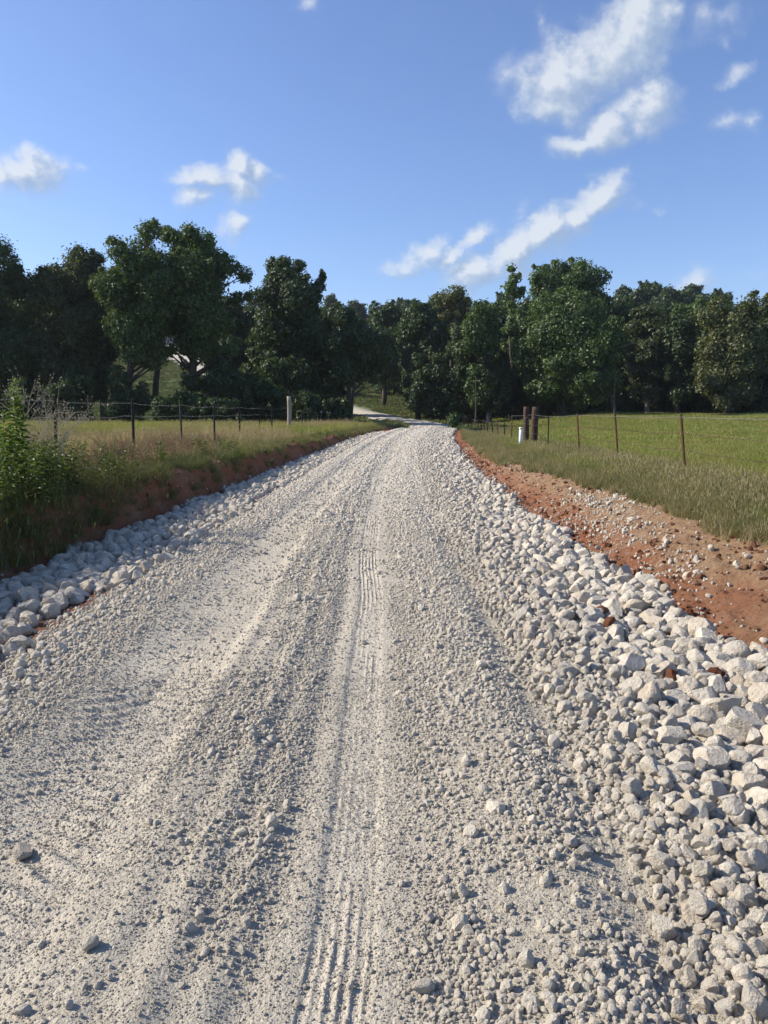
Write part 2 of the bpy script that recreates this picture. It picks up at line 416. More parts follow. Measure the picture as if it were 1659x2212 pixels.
yy = np.concatenate([np.arange(-40, .5, 1.5), rows(.5, 130, .0062, .012), np.arange(131, 330, 2.5), np.arange(340, 700, 20)])
uu = np.concatenate([-np.geomspace(420, 7.2, 110), np.arange(-7, -2.4, .045), np.arange(-2.4, 1.9, .25), np.arange(1.9, 5.2, .03), np.geomspace(5.3, 420, 120)])
Y, U = np.meshgrid(yy, uu, indexing='ij')
wfar = sst(np.abs(U), 8, 40)
kk = np.sqrt(1 + cslope(Y) ** 2)
X = xof(U, Y) * (1 - wfar) + U * wfar
Z = ground_z(X, Y)
gm = npmesh('ground', np.stack([X, Y, Z], -1).reshape(-1, 3), grid_faces(*X.shape), M_ground)
u_ = ucoord(X, Y)
T1 = fbm(X * .8, Y * .8, 71, 3); T2 = fbm(X * 2.5, Y * 2.5, 72, 3)
soilR = sst(u_, 1.6, 2.2) * (1 - sst(u_ + .5 * T1 + .25 * T2 + .75 * sst(Y, 13, 28), 3.85, 4.15))
soilL = sst(-u_, 2.3, 2.6) * (1 - sst(-u_ + .3 * T1, 4.55, 4.75))
red = np.clip(soilR + soilL, 0, 1) * (1 - sst(Y, 62, 78))
dust = (np.clip(sst(u_, -2.75, -2.5) * (1 - sst(u_, 1.9, 2.2)) + sst(Y, 62, 75) * bump(u_, 0, 3), 0, 1)
        + .38 * np.exp(-(((X - 3.55) / .55) ** 2 + ((Y - 11.6) / 1.3) ** 2)) + .3 * np.exp(-(((X - 3.2) / .35) ** 2 + ((Y - 9.6) / .8) ** 2))
        + .3 * bump(u_, 2.65, .35) * (1 - sst(Y, 9, 12)))
tan = bump(u_, 3.65, .55) * (1 - sst(Y, 24, 40)) + .3 * T2 * sst(u_, 2.6, 3)
col = np.stack([red, np.clip(dust, 0, 1), tan * 1.1 + .12, np.ones_like(red)], -1).astype(np.float32)
a = gm.attributes.new('zone', 'FLOAT_COLOR', 'POINT'); a.data.foreach_set('color', col.reshape(-1))
tag(link('ground', gm), 'rolling ground of grass and red clay soil', 'ground', kind='structure')

# ------------------------------------------------------------------ road
yr = np.concatenate([np.arange(-8, 1.2, .12), rows(1.2, 14, .0035, .008), rows(14, 188, .009, .12)])
ur = np.concatenate([np.arange(RU0, -2.0, .03), np.arange(-2.0, -.29, .0105), np.arange(-.29, .05, .0048), np.arange(.05, .95, .0105), np.arange(.95, RU1 + .01, .03)])
Y, U = np.meshgrid(yr, ur, indexing='ij')
kk = np.sqrt(1 + cslope(Y) ** 2); X = xof(U, Y)
Z = macro(X, Y) + road_detail(U, Y)
edge = 1 - sst(U, RU0, RU0 + .25) * (1 - sst(U, RU1 - .25, RU1))
Z = Z - .11 * edge + .03 * sst(Y, 110, 130)
rm = npmesh('road', np.stack([X, Y, Z], -1).reshape(-1, 3), grid_faces(*X.shape), M_road)
wl_ = U + .16 * fbm(Y * .22, U * 0 + 3, 8, 2)
lane = np.clip(sst(wl_, -1.9, -1.6) * (1 - sst(wl_, -1.15, -1.0)) + bump(wl_, -.15, .15) + .5 * bump(wl_, .35, .2) * sst(Y, 12, 20), 0, 1) * (.75 + .8 * fbm(U * 1.5, Y * .6, 24, 3))
rm.attributes.new('lane', 'FLOAT', 'POINT').data.foreach_set('value', lane.astype(np.float32).ravel())
tag(link('road', rm),
    'pale crushed limestone country road with tyre tracks', 'road', kind='structure')

# ------------------------------------------------------------------ stones
def ico(sub):
    import bmesh
    bm = bmesh.new(); bmesh.ops.create_icosphere(bm, subdivisions=sub, radius=1)
    V = np.array([v.co[:] for v in bm.verts]); F = np.array([[v.index for v in f.verts] for f in bm.faces]); bm.free()
    return V, F
ICO = {k: ico(k) for k in (1, 2, 3, 4)}
def rock_mesh(name, sub, seed, mat, cuts=9, rough=.05, smooth=False, flat=.75, lo=.62):
    rg = np.random.default_rng(seed); V, F = ICO[sub]; P = V.copy()
    w = np.zeros(len(P))
    for k in range(3):
        f = rg.normal(size=3) * (1.3 * 1.7 ** k); w += np.sin(P @ f + rg.uniform(0, 6.3)) * .6 ** k
    P = P * (1 + .11 * w)[:, None]
    for _ in range(cuts):
        n = rg.normal(size=3); n /= np.linalg.norm(n); off = rg.uniform(lo, .92)
        P = P - np.maximum(0, P @ n - off)[:, None] * n
    w = np.zeros(len(P))
    for k in range(4):
        f = rg.normal(size=3) * (3.0 * 1.9 ** k); w += np.sin(P @ f + rg.uniform(0, 6.3)) * .6 ** k
    P = P * (1 + rough * w)[:, None]
    P *= np.array([1, rg.uniform(.68, .92), rg.uniform(flat * .8, flat * 1.1)])
    return npmesh(name, P, F, mat, smooth)

def hidden_collection(name, meshes):
    c = bpy.data.collections.new(name)
    for i, me in enumerate(meshes):
        o = bpy.data.objects.new('%s_%02d' % (name, i), me); c.objects.link(o)
    return c

def scatter(name, P, Rt, S, I, coll, label, cat):
    """P (n,3) points, Rt (n,3) euler, S (n,) scale, I (n,) variant"""
    n = len(P); me = bpy.data.meshes.new(name)
    me.vertices.add(n); me.vertices.foreach_set('co', np.asarray(P, np.float32).ravel())
    for nm, ty, arr in (('rot', 'FLOAT_VECTOR', Rt), ('scl', 'FLOAT', S), ('idx', 'INT', I)):
        at = me.attributes.new(nm, ty, 'POINT')
        if ty == 'FLOAT_VECTOR': at.data.foreach_set('vector', np.asarray(arr, np.float32).ravel())
        else: at.data.foreach_set('value', np.asarray(arr, np.int32 if ty == 'INT' else np.float32))
    o = link(name, me)
    ng = bpy.data.node_groups.new(name + '_scatter', 'GeometryNodeTree')
    ng.interface.new_socket('Geometry', in_out='INPUT', socket_type='NodeSocketGeometry')
    ng.interface.new_socket('Geometry', in_out='OUTPUT', socket_type='NodeSocketGeometry')
    gi = ng.nodes.new('NodeGroupInput'); go = ng.nodes.new('NodeGroupOutput')
    ip = ng.nodes.new('GeometryNodeInstanceOnPoints'); ci = ng.nodes.new('GeometryNodeCollectionInfo')
    ci.inputs['Collection'].default_value = coll
    ci.inputs['Separate Children'].default_value = True; ci.inputs['Reset Children'].default_value = True
    def attr(nm, ty):
        q = ng.nodes.new('GeometryNodeInputNamedAttribute'); q.data_type = ty; q.inputs['Name'].default_value = nm
        return q.outputs['Attribute']
    Lk = ng.links.new
    Lk(gi.outputs[0], ip.inputs['Points']); Lk(ci.outputs[0], ip.inputs['Instance'])
    ip.inputs['Pick Instance'].default_value = True
    Lk(attr('idx', 'INT'), ip.inputs['Instance Index']); Lk(attr('rot', 'FLOAT_VECTOR'), ip.inputs['Rotation'])
    Lk(attr('scl', 'FLOAT'), ip.inputs['Scale']); Lk(ip.outputs[0], go.inputs[0])
    md = o.modifiers.new('scatter', 'NODES'); md.node_group = ng
    return tag(o, label, cat, kind='stuff')

NG = 14
c_small = hidden_collection('gravel_chip', [rock_mesh('chip', 1, 100 + i, M_grav, 4, .06, False, .8) for i in range(NG)])
c_med = hidden_collection('gravel_lump', [rock_mesh('lump', 2, 200 + i, M_grav, 10, .05, False, .8) for i in range(NG)])
BIG = [rock_mesh('limestone', 4, 300 + i, M_rock, 16, .02, False, .8, .6) for i in range(18)]
MIDROCK = [rock_mesh('riprap_mid', 2, 340 + i, M_rock, 12, .03, False, .78, .52) for i in range(NG)]
c_rip = hidden_collection('riprap_piece', MIDROCK)
c_ripfine = hidden_collection('riprap_near', [rock_mesh('riprap_fine', 3, 380 + i, M_rock, 14, .022, False, .8, .6) for i in range(NG)])
c_clod = hidden_collection('clod', [rock_mesh('clod', 2, 400 + i, M_clod, 4, .16, False, .8) for i in range(8)])

def inview(x, y, m=.12):
    return (np.abs(x) < (.5 + m) * y + 1.2) & (y > 1.1)

# loose gravel over the road: coverage by lateral zone
def gravel_density(u, y):
    f = fbm(u * 2.2, y * 1.6, 81, 3)
    c = (1.1 * sst(-u, 1.68, 1.95) * (1 - sst(-u, 2.6, 2.9))
         + .16 * sst(-u, 1.0, 1.1) * (1 - sst(-u, 1.6, 1.85))
         + .62 * sst(-u, .27, .45) * (1 - sst(-u, .95, 1.08))
         + .10 * sst(-u, .0, .05) * (1 - sst(-u, .25, .34))
         + 1.45 * sst(u, -.0, .15) * (1 - sst(u, 1.2, 2.0))
         + .35 * sst(u, 1.2, 1.6) * (1 - sst(u, 2.2, 2.6)))
    c = c * (1 + 2.8 * f * (1 - .6 * sst(np.abs(u), .9, 1.6)))
    c = c * (1 - .72 * bump(u, .87, .10) * (1 - sst(y, 8, 14)))
    c = np.maximum(c, .09)
    far = sst(y, 12, 30)
    return c * (1 - .4 * far)
def size_scale(u, y):             # typical stone radius
    s = .0075 + .0055 * bump(u, -.7, .3) + .013 * sst(-u, 1.65, 2.4) + .0075 * sst(u, -.02, .4) + .010 * sst(u, .75, 1.5)
    return s
P, S, I, PM, SM, IM = [], [], [], [], [], []
y_lo = 1.15
bands = [(1.15, 2.2), (2.2, 3.4), (3.4, 5), (5, 7.5), (7.5, 11), (11, 16), (16, 24), (24, 36), (36, 62)]
for (a0, a1) in bands:
    ym = (a0 + a1) / 2; rmin = max(.0042, .00135 * ym)
    area = (a1 - a0) * 5.3
    n = int(area * 2.2 / (math.pi * (rmin * 1.5) ** 2))
    u = RNG.uniform(-2.85, 2.5, n); y = RNG.uniform(a0, a1, n)
    med = np.maximum(size_scale(u, y), rmin * 1.15)
    r = np.maximum(med * RNG.lognormal(-.10, .42, n), rmin); r = np.minimum(r, .045)
    cov = gravel_density(u, y)
    # n(r) chosen so that summed disc area equals the wanted coverage
    keep = RNG.random(n) < cov * .95 / (n / area * math.pi * r * r) * 1.0
    x = xof(u, y)
    keep &= inview(x, y)
    u, y, x, r = u[keep], y[keep], x[keep], r[keep]
    z = top_z(x, y) + r * RNG.uniform(-.1, .5, len(r)) * (1 - .5 * sst(y, 8, 20))
    pts = np.stack([x, y, z], -1)
    big = (r / y > .0065) | (r > .02)
    P.append(pts[~big]); S.append(r[~big]); PM.append(pts[big]); SM.append(r[big])
n = 55000; u = RNG.uniform(-2.4, 1.1, n); y = 1.15 + 3.6 * RNG.random(n) ** 1.2; x = xof(u, y); k = inview(x, y, .04); x, y, u = x[k], y[k], u[k]
r = RNG.uniform(.0022, .0046, len(x)) * (.7 + .3 * y / 2); P.append(np.stack([x, y, top_z(x, y) + r * .15], -1)); S.append(r)
P = np.vstack(P); S = np.concatenate(S); PM = np.vstack(PM); SM = np.concatenate(SM)
print('gravel small', len(P), 'medium', len(PM))
rot = lambda n: RNG.uniform(0, 6.283, (n, 3))
def rot_flat(n):
    q = RNG.normal(0, .35, (n, 3)); q[:, 2] = RNG.uniform(0, 6.283, n); return q
scatter('road_gravel', P, rot(len(P)), S * 1.12, RNG.integers(0, NG, len(P)), c_small, 'fine pale crushed stone scattered over the whole road', 'gravel')
scatter('loose_gravel', PM, rot(len(PM)), SM * 1.12, RNG.integers(0, NG, len(PM)), c_med, 'coarser grey gravel lumps lying loose along the road and its edges', 'gravel')

# riprap: biggest first, dart throwing with a bucket grid
def darts(cands, over):
    cell = .12; g = {}; out = []
    for (x, y, r) in cands:
        i, j = int(x / cell), int(y / cell); k = int((r + .2) / cell) + 1; ok = True
        for a in range(i - k, i + k + 1):
            for b in range(j - k, j + k + 1):
                for (qx, qy, qr) in g.get((a, b), ()):
                    if (qx - x) ** 2 + (qy - y) ** 2 < ((qr + r) * over) ** 2: ok = False; break
                if not ok: break
            if not ok: break
        if ok: g.setdefault((i, j), []).append((x, y, r)); out.append((x, y, r))
    return out
rip = []
for side in (-1, 1):
    cand = []
    for (a0, a1) in [(1.3, 6), (6, 12), (12, 22), (22, 38), (38, 64)]:
        ym = (a0 + a1) / 2
        n = int((a1 - a0) * 2.0 * (1500 if ym < 14 else 700 if ym < 25 else 260))
        y = RNG.uniform(a0, a1, n)
        if side > 0:
            u = RNG.uniform(.8, 2.85, n); t = sst(u, .8, 2.3)
            med = .014 + .031 * t
            lim = 2.62 + .35 * fbm(y * .8, u * 0, 91, 3) + .15 * fbm(y * 4, u * 0, 92, 2)
            inner = .95 + .3 * fbm(y * .7, u * 0, 93, 2)
        else:
            u = -RNG.uniform(2.35, 4.3, n); t = sst(-u, 2.3, 3.0)
            med = .020 + .046 * t
            lim = 4.0 + .3 * fbm(y * .8, u * 0, 94, 3) + .12 * fbm(y * 4, u * 0, 95, 2)
            inner = 2.72 + .35 * fbm(y * .6, u * 0, 96, 2)
        r = med * RNG.lognormal(0, .40, n)
        r = np.clip(r, np.maximum(.012, .0018 * y), .105)
        keep = (np.abs(u) + r < lim + .04) & ((side > 0) | (RNG.random(n) > sst(y, 38, 52))) & (np.abs(u) > inner - .15 * RNG.random(n))
        # bare red strip between the riprap and the road on the left
        if side < 0:
            keep &= ~((np.abs(u) < 2.9 + .2 * fbm(y * 1.2, y * 0, 97, 2)) & (y > 5.5) & (y < 22) & (fbm(y * .35, y * 0, 98, 2) > -.06))
        x = xof(u, y)
        keep &= inview(x, y)
        cand += list(zip(x[keep], y[keep], r[keep]))
    cand.sort(key=lambda q: -q[2])
    lay = darts(cand, .80)
    for (x, y, r) in lay: rip.append((x, y, r, 0))
    rest = [c for c in cand[len(cand) // 3:]]
    lay2 = darts(rest, .95)
    for (x, y, r) in lay2:
        if random.random() < .55: rip.append((x, y, r * .9, 1))
rip = np.array(rip)
z0 = top_z(rip[:, 0], rip[:, 1])
zz = z0 + rip[:, 2] * np.where(rip[:, 3] > 0, RNG.uniform(.7, 1.3, len(rip)), RNG.uniform(.15, .45, len(rip)))
print('riprap', len(rip))
show = rip[:, 2] / np.maximum(rip[:, 1], 1.8)
vis = (np.abs(rip[:, 0]) < .5 * rip[:, 1] * 1.02) & (rip[:, 1] > 2.0)
# in-frame rows only: nothing below the bottom edge
order = np.argsort(-np.where(vis, show, 0))
ind = order[:300]; mask = np.zeros(len(rip), bool); mask[ind] = True
# a few boulders the photo shows singly
for k, i in enumerate(ind):
    x, y, r, l = rip[i]
    me = BIG[k % len(BIG)]
    o = link('limestone_rock', me, None, (x, y, zz[i]), tuple(rot_flat(1)[0]), (r * 1.22,) * 3)
    if x > 0:
        tag(o, 'pale angular limestone rock in the riprap band beside the red bank right of the road', 'rock', 'limestone rocks banked along the right side of the road')
    else:
        tag(o, 'grey limestone rock in the shaded ditch riprap left of the road', 'rock', 'limestone rocks lining the left ditch')
def put_rock(label, px, py, d, r, seed, rt=(0,0,0), grp=None, name='limestone_rock', mat=M_rock, sc=(1,1,1)):
    if py > 1150: d = 1.6 / math.tan(math.atan((py - 1106) / FPX) + R(7.24))
    x = pix(px, py, d)[0]
    z = float(top_z(np.array([x]), np.array([d]))[0])
    me = rock_mesh('boulder', 4, seed, mat, 18, .016, False, .8, .55) if mat is M_rock else rock_mesh('clod', 4, seed, mat, 5, .075, False, .95, .6)
    o = link(name, me, None, (x, d, z + r * .45), rt, (r * sc[0], r * sc[1], r * sc[2]))
    return tag(o, label, 'rock', grp)
put_rock('long flat topped limestone boulder, the biggest rock, at the right edge of the riprap', 1590, 1585, 3.9, .112, 901, (0,.05,.1), sc=(1.3,.8,.62)).location.z -= .025
put_rock('rounded white rock sitting proud in the right riprap, above the clay lumps', 1290, 1245, 7.6, .13, 902, (.1,.1,.7), sc=(1.1,.9,.8))
put_rock('upright pointed light stone standing in the rut between gravel ridge and riprap', 1237, 1812, 2.65, .034, 903, (1.2,.2,.3))
put_rock('blunt pale stone standing in the rut just beside the pointed one', 1262, 1827, 2.55, .032, 904, (1.1,.4,1.5))
put_rock('lone upright stone casting a long shadow on bare fines near the bottom centre', 912, 2110, 2.2, .036, 905, (1.3,.1,.2))
put_rock('tall pale pebble standing alone in the loose windrow between the wheel tracks', 548, 1588, 3.75, .038, 906, (1.1,.3,.9), name='limestone_rock')
put_rock('smooth buff stone embedded at the left edge near the bottom of the left wheel track', 45, 1815, 2.95, .045, 907, (.1,.2,.3))
put_rock('round brown grey cobble low in the windrow at the bottom left', 195, 2030, 2.35, .036, 908, (.3,.1,.5))
ro = ~mask & (rip[:, 1] < 9)
rb = ~mask & (rip[:, 1] >= 9)
def sc_rip(nm, m, coll, lab):
    Q = rip[m]; n = len(Q)
    scatter(nm, np.stack([Q[:, 0], Q[:, 1], zz[m]], -1), rot(n), Q[:, 2] * 1.2, RNG.integers(0, NG, n), coll, lab, 'rocks')
sc_rip('riprap', ro, c_ripfine, 'smaller limestone pieces packed between the near riprap rocks on both road edges')
sc_rip('distant_riprap', rb, c_rip, 'white riprap running along both road edges into the distance')

# stones and clods on the red banks
n = 11000
y = RNG.uniform(3.5, 34, n) ; u = np.where(RNG.random(n) < .8, RNG.uniform(2.3, 4.2, n), -RNG.uniform(3.9, 4.6, n))
x = xof(u, y)
w = .10 + .9 * np.exp(-(((x - 3.5) / .5) ** 2 + ((y - 12) / 1.5) ** 2)) + .6 * np.exp(-(((x - 3.2) / .4) ** 2 + ((y - 9.6) / 1.0) ** 2)) + .55 * bump(u, 2.6, .3)
w = w * (u > 0) + .06 * (u < 0)
k = (RNG.random(n) < w); x, y = x[k], y[k]
gx = np.concatenate([RNG.normal(3.6, .32, 500), RNG.normal(3.15, .25, 450), RNG.normal(3.05, .22, 250)]); gy = np.concatenate([RNG.normal(12.7, .9, 500), RNG.normal(10.9, .8, 450), RNG.normal(8.1, .6, 250)])
x = np.concatenate([x, gx]); y = np.concatenate([y, gy])
r = np.clip(RNG.lognormal(-4.35, .5, len(x)), .006, .05)
scatter('bank_pebbles', np.stack([x, y, top_z(x, y) + r * .35], -1), rot(len(x)), r, RNG.integers(0, NG, len(x)), c_med, 'white pebbles strewn over the red clay bank right of the riprap', 'pebbles')
n = 15000
y = RNG.uniform(3.5, 40, n); u = np.where(RNG.random(n) < .85, RNG.uniform(2.2, 4.15, n), -RNG.uniform(3.9, 4.6, n)); x = xof(u, y)
k = (RNG.random(n) < .25 + 1.3 * fbm(x * 1.1, y * .7, 111, 3) + .4 * bump(u, 2.7, .4)) & inview(x, y); x, y = x[k], y[k]
r = np.clip(RNG.lognormal(-4.3, .6, len(x)), .006, .06)
scatter('clay_clods', np.stack([x, y, top_z(x, y) + r * .1], -1), rot(len(x)), r, RNG.integers(0, 8, len(x)), c_clod, 'crumbly red clay clods on the freshly cut roadside banks', 'clods')
# a few clods fallen among the riprap
for i, (px, py, d) in enumerate([(1302, 1298, 6.8), (1318, 1327, 6.35), (1452, 1436, 5.15), (1545, 1425, 5.2)]):
    o = put_rock(['wide flat red clay clod lying on the white riprap, farthest one from the camera',
              'dark red clay clod between riprap rocks just below the wide flat clod',
              'rust coloured clay lump beside white rocks, lower left of the last clod pair',
              'small brick red clay lump amid the larger white riprap at right'][i], px, py, d, .048 + .012 * (i % 2), 950 + i, (.2, .1, i), 'clay lumps on the riprap', 'clay_clod', M_clod, (1.2,1,.9))
    o['category'] = 'clod'; o.location.z += .045

# ------------------------------------------------------------------ grass
def tuft(name, seed, nb, h, spread, bend, width, mat, seg=3, seedheads=0):
    rg = np.random.default_rng(seed); Vs = []; Fq = []; Ft = []; n0 = 0
    for b in range(nb):
        a = rg.uniform(0, 6.283); rr = spread * math.sqrt(rg.random()); hx, hy = rr * math.cos(a), rr * math.sin(a)
        L = h * rg.uniform(.45, 1.1); da = rg.uniform(0, 6.283); lean = rg.uniform(.05, bend)
        t = np.linspace(0, 1, seg + 1)
        px = hx + math.cos(da) * L * lean * t ** 1.8; py = hy + math.sin(da) * L * lean * t ** 1.8
        pz = L * (t - .35 * lean * t ** 2.2)
        fa = rg.uniform(0, 6.283); sx, sy = math.cos(fa), math.sin(fa)
        w = width * rg.uniform(.7, 1.3) * (1 - t) ** .6
        for k in range(seg + 1):
            if k < seg: Vs += [(px[k] - sx * w[k], py[k] - sy * w[k], pz[k]), (px[k] + sx * w[k], py[k] + sy * w[k], pz[k])]
            else: Vs.append((px[k], py[k], pz[k]))
        for k in range(seg - 1): q = n0 + 2 * k; Fq.append((q, q + 1, q + 3, q + 2))
        q = n0 + 2 * (seg - 1); Ft.append((q, q + 1, q + 2)); n0 += 2 * seg + 1
        if rg.random() < seedheads:       # slim nodding seed head
            c = np.array([px[-1], py[-1], pz[-1]]); hw = width * 1.8; hl = h * .12
            Vs += [tuple(c + (0, 0, -hl * .4)), tuple(c + (hw * sx, hw * sy, hl * .2)), tuple(c + (0, 0, hl)), tuple(c - (hw * sx, hw * sy, -hl * .2))]
            Fq.append((n0, n0 + 1, n0 + 2, n0 + 3)); n0 += 4
    return npmesh(name, np.array(Vs), [np.array(Fq), np.array(Ft)], mat, True)
c_field = hidden_collection('field_tuft', [tuft('field_tuft', 500 + i, 46, .30, .13, .9, .0042, M_gfield, 3, .05) for i in range(6)])
c_fieldfar = hidden_collection('field_patch', [tuft('field_patch', 520 + i, 120, .26, .55, .9, .013, M_gfield, 2, .04) for i in range(5)])
M_ghill = mat_leaf('grass_hill', [(0,(.06,.09,.025)),(.5,(.085,.12,.03)),(1,(.12,.14,.05))], .3, 'obj')
c_hill = hidden_collection('hill_patch', [tuft('hill_patch', 620 + i, 120, .26, .55, .9, .02, M_ghill, 2, .02) for i in range(5)])
c_verge = hidden_collection('verge_tuft', [tuft('verge_tuft', 540 + i, 40, .34, .12, 1.1, .0038, M_gverge, 3, .15) for i in range(6)])
c_dry = hidden_collection('dry_tuft', [tuft('dry_tuft', 560 + i, 30, .55, .14, 1.2, .0042, M_gdry, 3, .45) for i in range(5)])
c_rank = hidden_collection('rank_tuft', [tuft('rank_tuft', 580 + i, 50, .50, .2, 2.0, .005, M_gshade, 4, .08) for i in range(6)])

def grass_scatter(name, gen, coll, nv, label, smin, smax, sink=.02):
    x, y, s = gen
    z = macro(x, y) - sink
    n = len(x); q = RNG.normal(0, .08, (n, 3)); q[:, 2] = RNG.uniform(0, 6.283, n)
    scatter(name, np.stack([x, y, z], -1), q, s * RNG.uniform(smin, smax, n), RNG.integers(0, nv, n), coll, label, 'grass')
def sample(n, x0, x1, y0, y1, powr=1.0):
    return RNG.uniform(x0, x1, n), y0 + (y1 - y0) * RNG.random(n) ** powr
# right pasture, near
x, y = sample(60000, 3.9, 22, 5, 34, 1.0)
k = inview(x, y, .04) & (ucoord(x, y) > 4.35) & (RNG.random(len(x)) < np.clip(16 / y, .25, 1) ** 1.3)
k &= ~((ucoord(x, y) < 6.0) & (RNG.random(len(x)) < .55))
x, y = x[k], y[k]
grass_scatter('pasture_grass', (x, y, .8 + .5 * fbm(x * .5, y * .5, 121, 3) * 2), c_field, 6, 'lush green pasture grass behind the right fence, nearest the camera', .75, 1.35)
x, y = sample(34000, 5, 62, 28, 128)
k = inview(x, y, .04) & (ucoord(x, y) > 5.2) & (RNG.random(len(x)) < np.clip(60 / y, .3, 1)); x, y = x[k], y[k]
grass_scatter('far_pasture_grass', (x, y, 1.0 + 1.6 * fbm(x * .2, y * .2, 122, 3)), c_fieldfar, 5, 'green pasture grass reaching back to the tree line on the right', .8, 1.3)
# right verge between red bank and fence
x, y = sample(36000, 3, 12, 5, 70, 1.3); u = ucoord(x, y)
k = (u > 3.92 - .75 * sst(y, 13, 28) - .5 * fbm(x * .8, y * .8, 71, 3) - .25 * fbm(x * 2.5, y * 2.5, 72, 3)) & (u < 6.4) & inview(x, y); x, y = x[k], y[k]
grass_scatter('right_verge_grass', (x, y, .66 + .35 * sst(ucoord(x, y), 4, 5)), c_verge, 6, 'mixed olive and straw grass on the verge below the right fence', .6, 1.25)
x, y = sample(9000, 3.2, 9, 5, 17); u = ucoord(x, y)
k = (u > 3.86 - .75 * sst(y, 13, 28) - .5 * fbm(x * .8, y * .8, 71, 3) - .25 * fbm(x * 2.5, y * 2.5, 72, 3)) & (u < 6.2) & inview(x, y, .04); x, y = x[k], y[k]
grass_scatter('near_verge_grass', (x, y, .68 + .3 * sst(ucoord(x, y), 4, 5)), c_verge, 6, 'green and straw grass fringing the red bank, nearest part on the right', .6, 1.25)
x, y = sample(9000, 4, 12, 6.5, 70, 1.3); u = ucoord(x, y)
k = (u > 4.6) & (u < 6.6) & (fbm(x * .6, y * .5, 123, 2) > -.08); x, y = x[k], y[k]
grass_scatter('right_dry_grass', (x, y, np.full(len(x), .62)), c_dry, 5, 'bleached dry grass stems along the foot of the right fence', .55, 1.1)
# left verge and field
x, y = sample(60000, -32, 2, 4, 62, 1.0); u = ucoord(x, y)
k = (u < np.interp(y, [10, 20], [-4.5, -4.8])) & ~((u > -5.6) & (y < 20) & (RNG.random(len(x)) < .6)) & inview(x, y, .04) & (RNG.random(len(x)) < np.clip(20 / y, .3, 1)); x, y = x[k], y[k]
grass_scatter('left_field_grass', (x, y, .45 + .4 * sst(y, 22, 40) + .6 * fbm(x * .5, y * .5, 124, 3)), c_verge, 6, 'dry olive and yellow grass across the field left of the road', .7, 1.4)
x, y = sample(24000, -34, 2, 6, 60); u = ucoord(x, y)
k = (u < -4.9) & inview(x, y, .04) & (fbm(x * .4, y * .3, 125, 2) > -.05); x, y = x[k], y[k]
grass_scatter('left_dry_grass', (x, y, .72 + .12 * sst(y, 20, 35) + .25 * bump(ucoord(x, y), -6.4, .6)), c_dry, 5, 'straw coloured seeding grass standing in the left field', .6, 1.2)
x, y = sample(16000, -36, 6, 34, 66); u = ucoord(x, y)
k = (u < -4.8) & inview(x, y, .04); x, y = x[k], y[k]
grass_scatter('left_far_grass', (x, y, np.full(len(x), 1.25)), c_field, 6, 'green grass at the far side of the left field', .8, 1.5)
# bank edges: rank grass hanging over the left bank
x, y = sample(17000, -7, 2.5, 3.0, 62, 1.3); u = ucoord(x, y)
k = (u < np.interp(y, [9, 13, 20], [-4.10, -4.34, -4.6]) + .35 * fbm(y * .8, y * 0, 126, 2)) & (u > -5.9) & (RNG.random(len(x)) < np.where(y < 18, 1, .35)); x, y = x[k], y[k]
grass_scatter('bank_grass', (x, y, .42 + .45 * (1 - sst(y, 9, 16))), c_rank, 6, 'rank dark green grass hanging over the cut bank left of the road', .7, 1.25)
x, y = sample(26000, -7, 3.2, 7, 66, 1.2); u = ucoord(x, y)
k = (u < -4.5 + .3 * fbm(x * 1.5, y * 1.1, 127, 3)) & (u > -6.4); x, y = x[k], y[k]
grass_scatter('bank_top_grass', (x, y, .5 + .3 * fbm(x * 1.2, y * .8, 128, 3)), c_verge, 6, 'short olive grass fringing the top of the red bank left of the road', .6, 1.3)
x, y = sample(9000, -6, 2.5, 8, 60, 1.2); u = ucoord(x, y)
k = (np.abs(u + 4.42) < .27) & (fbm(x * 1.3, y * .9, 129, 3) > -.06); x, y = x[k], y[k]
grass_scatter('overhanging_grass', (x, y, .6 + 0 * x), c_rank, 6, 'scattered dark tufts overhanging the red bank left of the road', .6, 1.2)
# hillside, hollow and far verge
x, y = sample(30000, -110, 90, 62, 232)
k = inview(x, y, .03) & (np.abs(ucoord(x, y)) > 3.2) & ~((y < 128) & (x > 12)); x, y = x[k], y[k]
grass_scatter('hillside_grass', (x, y, np.full(len(x), 1.5)), c_hill, 5, 'green grass on the distant hillside seen through the trees', .8, 1.3)

